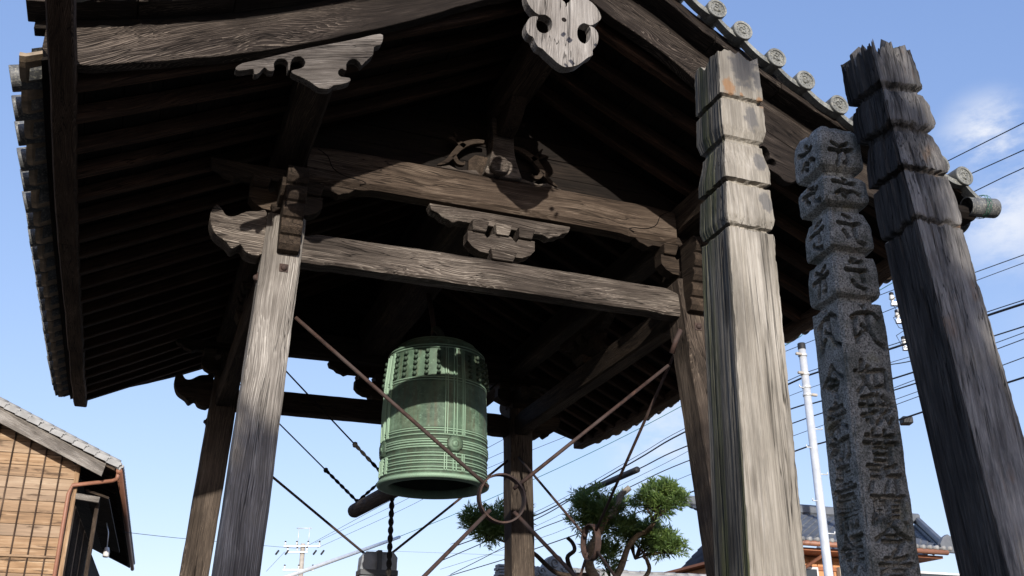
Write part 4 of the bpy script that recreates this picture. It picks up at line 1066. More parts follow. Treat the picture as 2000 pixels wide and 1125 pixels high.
# ball of green netting caught on the rotten top, and twine round the corner tile
def scribble(name, c, r, n, rad, label, cat, flat=.6, seed=1):
    rr = random.Random(seed); pts = []; p = Vector((0, 0, 0)); d = Vector((1, 0, 0))
    for i in range(n):
        d = (d + Vector((rr.uniform(-1, 1), rr.uniform(-1, 1), rr.uniform(-1, 1))) * .9).normalized()
        p = p + d * r * .35
        if p.length > r: p *= r / p.length
        pts.append(Vector((p.x, p.y, p.z * flat)))
    sp = spline(pts, 3, False)
    return tag(link(name, tube_mesh(name, sp, rad, 5), M['twine'], None, Matrix.Translation(c)), label, cat)
scribble('twine_tuft', Vector((.2255 - .0539 * 1.7 + .045, -5.5418 + .045 * 1.7 - .02, 3.735)), .034, 60, .0018, 'small tuft of green twine on top of the splintered dark post', 'twine', .8, 4)
cc = on(1900, 385, 1, YF - .2)
# loops of twine round the corner tile's barrel
ax = Vector((math.sin(R(84)), -math.cos(R(84)), 0)); pts = []
for i in range(36):
    a = i * .62; off = .02 * math.sin(i * 1.7); b = Vector((0, 0, 1)); s_ = ax.cross(b)
    pts.append(ax * (off - .10) + (b * math.cos(a) + s_ * math.sin(a)) * (.0815 + .004 * math.sin(i * 2.3)))
tag(link('twine_binding', tube_mesh('twine_binding', spline(pts, 3, False), .0016, 5), M['twine'], None, Matrix.Translation((3.13, YF - .20, zdisc(2.88) - .19))), 'green twine wound round the corner roof tile at the right eave', 'twine')

rot_shade_spots(M['pillarA'], [((3.47, -.074, -.13), .052), ((3.43, -.074, -.185), .03), ((3.27, -.074, -.135), .026), ((3.12, -.074, -.15), .024), ((2.97, -.074, -.155), .026)], (.085, .085, .09), .7)  # grey patches: dapple shade and stains painted into the upper tiers
rot_shade_spots(M['pillarA'], [((3.375, -.074, -.062), .024), ((3.345, -.074, -.178), .014), ((3.352, -.074, -.11), .010)], (.24, .125, .055))

# ------------------------------------------------------------------ houses behind
def wall_wood():
    g = NG('cedar_wall_board', .8, .15); v = g.coords(); o = g.n('ObjectInfo')
    n = g.noise(v, 1.0, 5, .6, (1.2, 26, 26)); n2 = g.noise(v, 1.0, 4, .6, (.7, 3, 3))
    c = g.ramp(g.math('ADD', g.math('MULTIPLY', n, .5), g.math('MULTIPLY', n2, .5)), [(.3, (.07, .042, .024)), (.5, (.29, .18, .098)), (.68, (.52, .39, .26))])
    c = g.mix(g.math('MULTIPLY', o.outputs['Random'], .55), c, (.27, .215, .165))
    c = g.mix(g.math('MULTIPLY', g.rng(g.noise(v, 1.0, 4, .6, (1.5, 2.5, 8)), .56, .66), .8), c, (.07, .045, .03))
    g.color(c); g.bump(n, .4, .004); return g.m
M['cedar'] = wall_wood()
M['copper'] = simple('brown_drainpipe', (.26, .12, .075), .5, .4, 0, .15, 8)
M['orange_wall'] = simple('orange_siding', (.50, .25, .12), .8, .2, 0, .12, 3)
M['rust_trim'] = simple('red_brown_trim', (.30, .12, .06), .6, .3, 0, .15, 5)
M['white_trim'] = simple('white_sash', (.62, .63, .63), .5, .4, 0, .05)
M['glass'] = NG('window_glass', .08, .6).m; M['glass'].node_tree.nodes['Principled BSDF'].inputs['Base Color'].default_value = (.03, .035, .04, 1)

def corrugated(name, p00, p10, p01, cols, rows, mat, parent, amp=.03, step=.022, sub=5, stuff=True):
    """a field of interlocking roof tiles: p00->p10 along the eave, p00->p01 up the slope; waved across, stepped at every row"""
    p00, p10, p01 = Vector(p00), Vector(p10), Vector(p01); ex = p10 - p00; ey_ = p01 - p00; nn = ex.cross(ey_).normalized()
    V = []; Fs = []; nc = cols * sub
    o = 0
    for r in range(rows):
        for (t, hgt) in ((r / rows, step + .03), (r / rows, step), ((r + 1) / rows, 0)):
            for c in range(nc + 1):
                s = c / nc; ph = (c / sub) % 1
                wv = amp * (math.cos(2 * math.pi * ph) + .35 * math.cos(4 * math.pi * ph + .6))
                V.append(p00 + ex * s + ey_ * t + nn * (wv + (hgt if hgt < .04 else -.01 - amp + amp)))
        b = r * 3 * (nc + 1)
        for k in range(2):
            for c in range(nc):
                a = b + k * (nc + 1) + c; Fs.append((a, a + 1, a + nc + 2, a + nc + 1))
    ob = link(name, mesh(name, V, Fs), mat, parent)
    if stuff: tag(ob, kind='stuff')
    return ob

# left: board-clad house seen on its gable
HD = 24.0; p = athd(152, 920, HD); HR = R(-2.4)
H = thing('wooden_house', 'brown cedar boarded house with a tiled gable roof at the lower left', 'house', (p.x, p.y, 0), HR)
hx = Vector((math.cos(HR), math.sin(HR), 0)); hn = Vector((-math.sin(HR), math.cos(HR), 0)); h0 = Vector((p.x, p.y, 0))
def hp(u, v, yo=0.):
    d = ray(u, v); t = ((h0 + hn * yo - CAM).dot(hn)) / d.dot(hn); X = CAM + d * t; return ((X - h0).dot(hx), X.z)
def hpx(u, v, xo):
    d = ray(u, v); t = ((h0 + hx * xo - CAM).dot(hx)) / d.dot(hx); X = CAM + d * t; return ((X - h0).dot(hn), X.z)
YR = -.5
a, b = hp(0, 826, YR), hp(198, 930, YR); sl_ = (b[1] - a[1]) / (b[0] - a[0])
rz = lambda x: b[1] + sl_ * (x - b[0])              # underside of the rake board
XL = -5.2; XE = b[0]
thk = hp(0, 794, YR)[1] - a[1]
zz = 0.; rows = []
k = 0
bh = (hp(60, 1000, 0)[1] - hp(60, 1023.5, 0)[1])
while zz < rz(XL) + .4:
    z2 = zz + bh - .012
    top = lambda z: min(0., (z - rz(0) - .12) / sl_)
    xa = max(XL, -99); xb0 = 0. if zz < rz(0) + .12 else (zz - rz(0) - .12) / sl_; xb1 = 0. if z2 < rz(0) + .12 else (z2 - rz(0) - .12) / sl_
    if xb0 <= XL + .05: break
    xb1 = max(XL, xb1); pts = [(2 * XL - xb0, zz), (xb0, zz), (xb1, z2), (2 * XL - xb1, z2)] if xb1 > XL else [(2 * XL - xb0, zz), (xb0, zz), (XL, z2)]
    prism('wall_board', pts, 0 + random.uniform(-.004, .004), .03, M['cedar'], H, bevel=0); zz += bh
for i in range(30):
    x = -.36 - .336 * i
    timber('wall_batten', (x, -.02, .0), (x, -.02, rz(XL + abs(x - XL)) + .1), .032, .03, M['eave'], H, up=(0, 1, 0), warp=.002, seg=.6)
timber('corner_board', (.0, -.012, 0), (.0, -.012, rz(0) + .1), .10, .06, M['cedar'], H, up=(0, 1, 0), seg=.6)
timber('sill_rail', (2 * XL, -.03, hp(60, 1087, 0)[1]), (-.05, -.03, hp(60, 1087, 0)[1]), .05, .05, M['cedar'], H, seg=.6)
# side wall going away, dark
box('side_wall', (-.06, 9.1, 2.9), (.1, 18.0, 5.8), M['dark'], H, .0)
prism('backing_wall', [(2 * XL + .02, 0), (-.02, 0), (-.02, rz(0)), (XL, rz(XL) - .02), (2 * XL + .02, rz(0))], .02, .08, M['dark'], H, bevel=0)
box('side_wall', (2 * XL + .06, 9.1, 2.9), (.1, 18.0, 5.8), M['dark'], H, .0)
prism('rake_board', [(XL - .002, rz(XL)), (2 * XL - XE, rz(XE)), (2 * XL - XE - .02, rz(XE) + thk * .8), (XL - .002, rz(XL) + thk)], YR, .05, M['post'], H, ang=-math.atan(sl_), bevel=.006)
prism('rake_board', [(XL, rz(XL)), (XE, rz(XE)), (XE + .06, rz(XE) + .02 + thk * .75), (XE + .02, rz(XE) + thk * .8), (XL, rz(XL) + thk)], YR, .05, M['post'], H, ang=math.atan(sl_), bevel=.006)
# soffit + roof deck
for (nm, d0, d1, mat) in (('roof_deck', .16, .24, M['brown']),):
    V = []
    for y in (YR + .03, 16.0):
        for x in (XL, XE + .25):
            for d in (d0, d1): V.append((x, y, rz(x) + thk + d - .26))
    link(nm, mesh(nm, V, [(0, 1, 3, 2), (4, 6, 7, 5), (0, 2, 6, 4), (1, 5, 7, 3), (0, 4, 5, 1), (2, 3, 7, 6)]), mat, H)
for i in range(36):
    y = .1 + i * .42; timber('rafter', (-.1, y, rz(-.1) + thk - .16), (XE + .2, y, rz(XE + .2) + thk - .16), .06, .07, M['brown'], H, seg=.5)
corrugated('roof_tiles', (XE + .3, YR, rz(XE + .3) + thk + .03), (XE + .3, 16.0, rz(XE + .3) + thk + .03), (XL, YR, rz(XL) + thk + .03), 60, 24, M['rooftile2'], H)
corrugated('roof_tiles', (2 * XL - XE - .3, 16.0, rz(XE + .3) + thk + .03), (2 * XL - XE - .3, YR, rz(XE + .3) + thk + .03), (XL, 16.0, rz(XL) + thk + .03), 60, 24, M['rooftile2'], H)
# verge tiles stepping up the rake, each one a piece
VT = None
for i in range(24):
    x = XE + .22 - i * .245
    z = rz(x) + thk + .055
    if VT is None:
        pts = [(-.16, -.075), (.13, -.075), (.13, -.02), (.16, .0), (.15, .05), (-.16, .03)]
        VT = prism_mesh('verge_tile', pts, .26); VT.materials.append(M['rooftile2'])
    link('verge_tile', VT, None, H, Matrix.Translation((x, YR + .06, z)) @ Matrix.Rotation(-math.atan(sl_) - R(4), 4, 'Y'))
    link('verge_roll', lathe_mesh('verge_roll', [(.0, -.13), (.045, -.13), (.05, .13), (0, .13)], 10) if i == 0 else VR, M['rooftile2'], H, Matrix.Translation((x, YR + .02, z + .07)) @ Matrix.Rotation(R(90) - math.atan(sl_), 4, 'Y'))
    if i == 0: VR = H.children[-1].data if False else [o for o in H.children if o.name.startswith('verge_roll')][0].data
# eave tiles and gutter running away
GE = hpx(243, 1062, XE + .28)
for i in range(50):
    y = YR + .12 + i * .32
    link('eave_tile', VT, None, H, Matrix.Translation((XE + .27, y, rz(XE + .27) + thk + .045)) @ Matrix.Rotation(-math.atan(sl_), 4, 'Y'))
zg = rz(XE + .3) + thk - .07
tube('gutter', [(XE + .34, YR + .02, zg), (XE + .34, 16.0, zg - .03)], .065, M['copper'], H, 12)
e = hp(214, 938, -.1); f_ = hp(142, 948, -.12); g_ = hp(134, 965, -.12); h_ = hp(112, 1125, -.12)
tube('drainpipe', [(XE + .33, YR + .1, zg - .03), (XE + .32, YR + .12, zg - .16), (XE + .22, -.2, e[1] - .03), (f_[0], -.14, f_[1]), (g_[0], -.14, g_[1]), (g_[0], -.14, .2)], .045, M['copper'], H, 10, (.3, .9, .1))
# window bay and props under the eave on the shaded side
q0 = hp(150, 968, 0); q1 = hp(194, 977, 0)
timber('beam_end', (-.05, .02, q0[1]), (q1[0], .02, q1[1]), .12, .13, M['post'], H)
a0 = hp(168, 955, .15); a1 = hp(213, 971, .15)
V = [(a0[0], .12, a0[1]), (a1[0], .12, a1[1]), (a1[0], 8.5, a1[1]), (a0[0], 8.5, a0[1])]
V += [(v[0], v[1], v[2] - .05) for v in V]
link('awning', mesh('awning', V, [(0, 1, 2, 3), (7, 6, 5, 4), (0, 4, 5, 1), (1, 5, 6, 2), (2, 6, 7, 3), (3, 7, 4, 0)]), M['brown'], H)
q0, q1 = hp(183, 1000, .3), hp(166, 1125, .3)
timber('awning_post', (q1[0], .3, 0), (q1[0] + .02, .3, a1[1] - .1), .09, .09, M['brown'], H, up=(0, 1, 0), seg=.6)
for y0 in (.25, 1.9, 3.6):
    fr = timber('window_frame', (.02, y0 + .65, 1.0), (.02, y0 + .65, a0[1] - .35), 1.3, .06, M['cedar'], H, up=(1, 0, 0), warp=0)
    for j in range(9): timber('lattice_bar', (.06, y0 + .1 + j * .14, 1.05), (.06, y0 + .1 + j * .14, a0[1] - .4), .03, .03, M['brown'], H, up=(1, 0, 0), warp=0, seg=2)
lp = hpx(205, 1085, a1[0] - .05)
LQ = thing('eave_lamp', 'small pale glass lamp on a hook under the eave of the boarded house', 'lamp')
lw = h0 + hx * (a1[0] - .06) + hn * 3.2
link('lamp_shade', lathe_mesh('lamp_shade', [(.001, .1), (.05, .1), (.07, .02), (.075, -.12), (.05, -.14), (.001, -.14)], 14), M['white_ins'], LQ, Matrix.Translation((lw.x, lw.y, a1[1] - .75)))
tube('lamp_hook', [(lw.x, lw.y, a1[1] - .65), (lw.x - .02, lw.y, a1[1] - .3), (lw.x - .1, lw.y, a1[1] - .06)], .014, M['galv'], LQ, 6)

# right: orange-walled house under a blue-grey tiled hip roof
p = athd(1610, 1060, 24); yh = p.y
O = thing('orange_house', 'orange walled house with blue grey tiled roof behind the stone post', 'house', (p.x, yh, 0))
ex = lambda u, v, y: (lambda q: (q.x - p.x, q.z))(on(u, v, 1, y))
xl, ze = -1.6, 5.09; xr = ex(1850, 1078, yh - .0)[0]
box('wall', ((xl + xr) / 2 - .4, 3.3, 2.44), (xr - xl - 1.6, 5.2, 4.88), M['orange_wall'], O, 0)
for i in range(30):
    x = xl + .7 + i * .21
    if x < xr - 1.2: box('wall_panel', (x, .685, 2.42), (.195, .03, 4.8), M['orange_wall'], O, .008)
for i in range(22):
    y = .85 + i * .21; box('wall_panel', (xr - 1.185, y, 2.42), (.03, .195, 4.8), M['orange_wall'], O, .008)
box('frieze', ((xl + xr) / 2 - .4, .66, 4.62), (xr - xl - 1.55, .05, .09), M['rust_trim'], O, .004)
box('soffit', ((xl + xr) / 2, 3.3, 4.93), (xr - xl - .3, 6.6, .06), M['rust_trim'], O, .0)
yr_ = 3.3; zr_ = ex(1633, 1001, yh + yr_)[1] - .12; xrr = ex(1792, 1017, yh + yr_)[0]
corrugated('roof_tiles', (xl, -.05, ze), (xr, -.05, ze), (xl, yr_, zr_), 24, 16, M['rooftile'], O)
corrugated('roof_tiles', (xr, -.05, ze), (xr, 6.7, ze), (xrr, -.05 + yr_, zr_), 26, 16, M['rooftile'], O)
timber('roof_ridge', (xl, yr_, zr_ + .12), (xrr, yr_, zr_ + .12), .22, .26, M['rooftile'], O, bevel=.05, warp=.008)
timber('hip_ridge', (xrr, yr_, zr_ + .1), (xr, -.03, ze + .06), .17, .15, M['rooftile'], O, bevel=.05)
prism('ridge_end_tile', [(-.22, 0), (.22, 0), (.26, .18), (.15, .34), (0, .42), (-.15, .34), (-.26, .18)], 0, .1, M['rooftile'], O).matrix_local = Matrix.Translation((xr - .06, -.12, ze + .14))
for i in range(26):
    x = xl + .12 + i * (xr - xl) / 26; link('eave_roll', VR, None, O, Matrix.Translation((x, -.09, ze + .02)) @ Matrix.Rotation(R(90), 4, 'X')) if i % 1 == 0 else None
tube('gutter', [(xl, -.16, ze - .06), (xr - .15, -.16, ze - .075)], .06, M['copper'], O, 12)
tube('downpipe', [(-.05, -.15, ze - .1), (-.08, .0, ze - .28), (-.25, .5, ze - .5), (-.26, .62, ze - .6), (-.26, .62, 0)], .04, M['copper'], O, 8, (.9, .1, .2))
for (u, v, wd, ht) in ((1579, 1118, .5, 1.0), (1829, 1128, 1.6, .8)):
    q = ex(u, v, yh + .66); fr = box('window', (q[0], .645, q[1] - ht / 2 + .12), (wd, .05, ht), M['white_trim'], O, .006)
    box('pane', (0, -.022, 0), (wd - .1, .02, ht - .1), M['glass'], fr, .0)
q = ex(1645, 1118, yh + .6); box('meter_box', (q[0], .58, q[1] - .05), (.24, .14, .32), M['concrete'], O, .01)

# gable house glimpsed beside the right post
p = athd(1360, 1100, 27); Gh = thing('gable_house', 'house with red brown bargeboard glimpsed beside the near right tower post', 'house', (p.x + .62, p.y, 0))
g0 = on(1340, 1117, 1, p.y); g1 = on(1372, 1076, 1, p.y); s_ = (g1.z - g0.z) / (g1.x - g0.x); x0, z0 = g0.x - p.x, g0.z; xa = x0 + 1.5; za = z0 + 1.5 * s_
s_ = min(s_, .95)
for sgn in (1, -1):
    f = lambda x: (x if sgn > 0 else 2 * xa - x)
    prism('bargeboard', [(f(x0), z0), (f(xa), z0 + 1.5 * s_), (f(xa), z0 + 1.5 * s_ + .16), (f(x0 - .05), z0 + .11)], 0, .06, M['rust_trim'], Gh, bevel=.004)
    prism('verge_course', [(f(x0 - .1), z0 + .12), (f(xa), z0 + 1.5 * s_ + .17), (f(xa), z0 + 1.5 * s_ + .29), (f(x0 - .12), z0 + .22)], -.08, .2, M['rooftile'], Gh, bevel=.01)
    corrugated('roof_tiles', (f(x0 - .1), 0, z0 + .18) if sgn < 0 else (f(x0 - .1), 1.2, z0 + .18), (f(x0 - .1), 1.2, z0 + .18) if sgn < 0 else (f(x0 - .1), 0, z0 + .18), (f(xa), 0 if sgn < 0 else 1.2, z0 + 1.5 * s_ + .22), 22, 8, M['rooftile'], Gh)
prism('wall', [(x0 + .3, 0), (2 * xa - x0 - .3, 0), (2 * xa - x0 - .3, z0 + .1), (xa, z0 + 1.5 * s_ - .1), (x0 + .3, z0 + .1)], .35, .8, M['concrete'], Gh, bevel=0)
prism('gable_board', [(x0 + .45, z0 + .22), (2 * xa - x0 - .45, z0 + .22), (xa, z0 + 1.5 * s_ - .12)], .30, .04, M['orange_wall'], Gh, bevel=0)

# low tiled roof with a scrolled ridge-end ornament beyond the far right post
p = athd(1080, 1100, 15); Lr = thing('tiled_gatehouse', 'low grey tiled roof with a row of ridge tiles below the garden pine', 'gatehouse', (p.x, p.y, 0))
zr0 = on(1112, 1115, 1, p.y).z; xA = on(1104, 1115, 1, p.y).x - p.x; xB = on(1420, 1121, 1, p.y).x - p.x
corrugated('roof_tiles', (xA - .5, -1.3, zr0 - .55), (xB, -1.3, zr0 - .55), (xA - .5, 0, zr0 - .08), 22, 8, M['rooftile2'], Lr)
corrugated('roof_tiles', (xB, 1.3, zr0 - .55), (xA - .5, 1.3, zr0 - .55), (xB, 0, zr0 - .08), 22, 8, M['rooftile2'], Lr)
timber('ridge_course', (xA - .2, 0, zr0 - .05), (xB, 0, zr0 - .05), .2, .10, M['rooftile2'], Lr, bevel=.02)
nrt = int((xB - xA) / .2)
for i in range(nrt):
    link('ridge_tile', VR, None, Lr, Matrix.Translation((xA + .1 + i * .2, 0, zr0 + .015 + .006 * random.uniform(-1, 1))) @ Matrix.Rotation(R(90 + random.uniform(-4, 4)), 4, 'Y') @ Matrix.Scale(.72, 4))
box('wall', ((xA + xB) / 2 - .2, 0, (zr0 - .5) / 2), (xB - xA - .4, 1.6, zr0 - .55), M['concrete'], Lr, 0)
on_ = [(a_, b_) for a_, b_ in px_xz([(1040, 1125), (1042, 1112), (1048, 1106), (1056, 1108), (1062, 1103), (1066, 1094), (1074, 1087), (1085, 1084), (1094, 1088), (1099, 1096), (1104, 1100), (1110, 1104), (1108, 1112), (1114, 1125)], p.y - .12)]
og = prism('ridge_ornament', [(a_ - p.x, b_) for a_, b_ in on_], -.16, .16, M['rooftile2'], Lr, sm=3, bevel=.015)
def spiral(u, v, r, turns, s0=0, sg=1):
    c = on(u, v, 1, p.y - .2); return [Vector((c.x - p.x + r * (1 - .8 * t) * math.cos(s0 + sg * turns * 2 * math.pi * t), -.17, c.z + r * (1 - .8 * t) * math.sin(s0 + sg * turns * 2 * math.pi * t))) for t in np.linspace(0, 1, 26)]
for (u, v, r, tn, s0, sg) in ((1085, 1100, .085, 1.4, -2.2, -1), (1060, 1115, .055, 1.3, 0, 1), (1104, 1112, .045, 1.2, 3, -1), (1050, 1120, .035, 1.2, 2, 1)):
    tube('ornament_scroll', spiral(u, v, r, tn, s0, sg), .016, M['rooftile2'], Lr, 7, (0, 1, 0))
for k in range(4):
    q0 = on(969, 1123 - k * 6, 1, p.y); q1 = on(1042, 1123 - k * 6, 1, p.y)
    timber('ridge_stack_tile', (q0.x - p.x + .015 * (k % 2), 0, q0.z), (q1.x - p.x, 0, q0.z), .22 - .02 * k, .036, M['rooftile2'], Lr, bevel=.01)

# ------------------------------------------------------------------ poles
p0, p1 = athd(1565, 672, 17), athd(1620, 1125, 17)
GP = thing('steel_pole', 'slim pale galvanised steel pole with a black cap', 'pole', (p0.x, p0.y, 0))
link('pole_shaft', lathe_mesh('pole_shaft', [(.078, 0), (.062, p0.z - .06), (.0, p0.z - .06)], 20), M['galv'], GP)
link('pole_cap', lathe_mesh('pole_cap', [(.067, p0.z - .10), (.067, p0.z), (.06, p0.z + .012), (0, p0.z + .012)], 20), M['black_rubber'], GP)
def zpole(v): return on(1590, v, 1, p0.y).z
for v in (697, 733, 758, 773): link('pole_band', lathe_mesh('pole_band', [(.070, -.022), (.075, -.02), (.075, .02), (.070, .022)], 16), M['galv'], GP, Matrix.Translation((0, 0, zpole(v))))
for k, v in enumerate((760, 838, 875, 925, 978, 1040)):
    s = 1 if k % 2 else -1
    tube('step_bolt', [(0, 0, zpole(v)), (s * .17, -.05, zpole(v) - .01)], .010, M['galv'], GP, 6); tube('step_bolt', [(s * .17, -.05, zpole(v) - .01), (s * .175, -.05, zpole(v) + .03)], .010, M['galv'], GP, 6)
for (v, s) in ((697, -1), (733, -1), (773, 1)):
    box('wire_clamp', (s * .11, -.04, zpole(v)), (.11, .05, .045), M['concrete'], GP, .01)

def utility_pole(px_, v_top, D, label, arms, r=.14, hw=1.0):
    q = athd(px_, v_top, D); U = thing('utility_pole', label, 'utility pole', (q.x, q.y, 0), YAW)
    link('pole_shaft', lathe_mesh('pole_shaft', [(r * 1.3, 0), (r * .85, q.z), (0, q.z + .02)], 16), M['concrete'], U)
    for (dz, a, b_, n) in arms:
        timber('crossarm', (a, -.16, q.z - dz), (b_, -.16, q.z - dz), .09, .09, M['galv'], U, warp=0)
        for i in range(n):
            x = a + (b_ - a) * (i + .1) / (n - .8)
            ins = link('insulator', INS, None, U, Matrix.Translation((x, -.16, q.z - dz + .05)))
            link('insulator_cap', INC, None, U, Matrix.Translation((x, -.16, q.z - dz + .21)))
    return U, q
INS = lathe_mesh('insulator', [(.03, 0), (.03, .05), (.065, .06), (.03, .075), (.065, .095), (.03, .11), (.055, .13), (.02, .16), (0, .16)], 12); INS.materials.append(M['white_ins'])
INC = lathe_mesh('insulator_cap', [(.045, -.01), (.05, .04), (.02, .06), (0, .06)], 10); INC.materials.append(M['black_rubber'])
U1, q1 = utility_pole(592, 1062, 55, 'distant concrete utility pole with crossarms below the bell at the lower left', [(.15, -.95, .95, 4), (.45, -.8, .3, 3), (1.35, -.9, .7, 3)])
for s in (-1, 1):
    tube('antenna_post', [(s * .28, 0, q1.z - .1), (s * .28, 0, q1.z + .85)], .018, M['galv'], U1, 6)
tube('antenna_rail', [(-.4, 0, q1.z + .8), (.4, 0, q1.z + .8)], .02, M['galv'], U1, 6)
for x in (-1.25, -.75, .7, 1.1):
    link('dropout_fuse', lathe_mesh('dropout_fuse', [(0, -.18), (.05, -.16), (.05, .1), (0, .12)], 8), M['black_rubber'], U1, Matrix.Translation((x, -.2, q1.z - .45)) @ Matrix.Rotation(.6, 4, 'Y'))
box('switch_box', (-.55, -.2, q1.z - 2.0), (.5, .35, .45), M['white_ins'], U1, .03)
U2, q2 = utility_pole(1808, 520, 22, 'utility pole with white insulators mostly hidden behind the dark leaning post', [(.95, -.95, .7, 5), (1.35, -.9, .7, 4), (1.95, -.85, .6, 4)], .13)
box('lamp_arm_box', (-.72, -.2, q2.z - 1.12), (.30, .16, .09), M['white_ins'], U2, .03)
for k in range(6):
    tube('drop_loop', [(-.62 + .05 * k, -.2, q2.z - 1.45), (-.64 + .07 * k, -.24, q2.z - 1.85 - .03 * (k % 3)), (-.55 + .06 * k, -.2, q2.z - 2.02)], .009, M['white_ins' if k % 2 else 'black_rubber'], U2, 5)
for k in range(3):
    tube('jumper_wire', [(-.75, -.2, q2.z - .75 - .4 * k), (-.98, -.25, q2.z - .9 - .4 * k), (-.9, -.25, q2.z - 1.12 - .4 * k), (-.62, -.2, q2.z - 1.2 - .4 * k)], .008, M['black_rubber'], U2, 5)

# ------------------------------------------------------------------ overhead wires
def wire(pts, D1, D2, r, label, mat='black_rubber', name='power_line', n=8, group='overhead wires'):
    u1, u2 = pts[0][0], pts[-1][0]; W = []
    for q in spline([Vector((a_, b_)) for a_, b_ in pts], 6, False):
        t = (q.x - u1) / (u2 - u1); D = 1 / ((1 - t) / D1 + t / D2); W.append(athd(q.x, q.y, D))
    o = link(name, tube_mesh(name, [v - W[0] for v in W], r * .62, 6), M[mat], None, Matrix.Translation(W[0]))
    return tag(o, label, 'cable' if 'cable' in name else 'wire', group)
B1 = [(880, 1070), (1059, 1001), (1240, 900), (1335, 845), (1545, 748), (1600, 726), (1780, 668), (1935, 614), (2060, 574)]
wire([(597, 1068), (784, 966), (980, 860), (1300, 690), (1907, 372), (2080, 297)], 55, 16, .014, 'thin wire from the distant pole rising past the bell, highest of its three')
wire([(616, 1060), (784, 980), (976, 886), (1560, 640), (1800, 545)], 55, 22, .013, 'thin wire from the distant pole, middle of the three under the bell')
wire([(620, 1070), (784, 996), (982, 902), (1560, 676), (1800, 580)], 55, 22, .013, 'thin wire from the distant pole, lowest of the three under the bell')
wire([(1700, 392), (1850, 315), (2080, 200)], 21, 15, .015, 'black wire crossing the small cloud at the right, highest at the right edge')
wire([(1760, 402), (1895, 340), (2080, 257)], 21, 15, .015, 'black wire behind the corner tile, between the cloud wire and the wire below')
wire([(1800, 570), (1910, 530), (2080, 469)], 22, 15, .013, 'thin wire right of the dark leaning post, level with the carved stone tiers')
wire([(1800, 590), (1912, 546), (2080, 484)], 22, 15, .010, 'thinner wire just below the wire level with the carved stone tiers')
wire(B1, 40, 15, .030, 'thick black cable passing the steel pole, widest of those at the right edge', name='cable')
wire([(a_, b_ - 7) for a_, b_ in B1], 40, 15, .012, 'thin messenger wire strung just above the thickest black cable')
wire([(1740, 712), (1800, 700), (1945, 655), (2080, 612)], 22, 15, .018, 'black wire drooping from the hidden pole to the right edge below the thick cable')
wire([(1740, 742), (1800, 722), (1950, 668), (2080, 620)], 22, 15, .010, 'faint thin wire under the drooping black wire at the right edge')
wire([(1740, 760), (1800, 737), (1952, 680), (2080, 632)], 22, 15, .012, 'thin wire with small clips right of the dark leaning post')
wire([(1740, 794), (1800, 772), (1962, 712), (2080, 668)], 22, 15, .012, 'wire with loose spiral loops right of the dark leaning post')
wire([(860, 1096), (944, 1060), (1059, 1008), (1137, 964), (1243, 918), (1337, 873), (1550, 797), (1605, 783), (1800, 722)], 40, 20, .026, 'thick black cable with a fat splice sleeve behind the garden pine', name='cable')
wire([(880, 1122), (944, 1090), (1047, 1036), (1116, 1008), (1233, 950), (1339, 902), (1553, 825), (1608, 806), (1800, 745)], 40, 20, .021, 'black cable just below the one with the splice sleeve', name='cable')
wire([(860, 1130), (990, 1091), (1045, 1072), (1125, 1044), (1229, 1007), (1335, 967), (1556, 880), (1616, 862), (1780, 812), (1972, 746), (2080, 714)], 40, 15, .024, 'lowest black cable, running behind the pine and past the foot of the stone post', name='cable')
wire([(860, 1112), (1045, 1054), (1120, 1026), (1340, 930), (1553, 850), (1800, 762)], 40, 20, .010, 'thin wire with sagging loops between the two lower black cables')
wire([(960, 1064), (1059, 1022), (1240, 934), (1335, 886), (1545, 772), (1800, 690)], 40, 20, .010, 'thin wire just under the spliced cable behind the far right post')
wire([(780, 1048), (900, 999), (1121, 900), (1324, 797), (1545, 668), (1585, 643), (1800, 520)], 30, 20, .014, 'green wire running from the grey sleeve up behind the right eave', 'green_wire')
wire([(240, 1039), (360, 1052), (590, 1072)], 30, 55, .014, 'faint wire from the boarded house to the distant pole')
wire([(520, 1116), (556, 1078)], 45, 55, .013, 'short thin wire left of the distant pole, falling to the left')
wire([(700, 1074), (1000, 1085)], 55, 50, .009, 'very faint level wire behind the wrapped box')
s0, s1 = athd(1139, 963, 30), athd(1245, 917, 27)
tag(tube('splice_sleeve', [s0, s0 + (s1 - s0) * .06, s0 + (s1 - s0) * .5, s0 + (s1 - s0) * .94, s1], .085, M['black_rubber'], None, 12), 'fat black splice sleeve on the cable behind the garden pine', 'cable sleeve')
gs0, gs1 = athd(540, 1134, 22), athd(780, 1049, 30)
tag(tube('guy_sleeve', [gs0, (gs0 + gs1) / 2, gs1], .045, M['galv'], None, 10), 'grey tubular sleeve on the green wire, slanting behind the wrapped box', 'cable sleeve')
jb = athd(1770, 822, 20); tag(box('junction_box', jb, (.2, .2, .14), M['black_rubber'], None, .02, R(-20)), 'black junction box hanging on the cable beside the stone post', 'junction box')

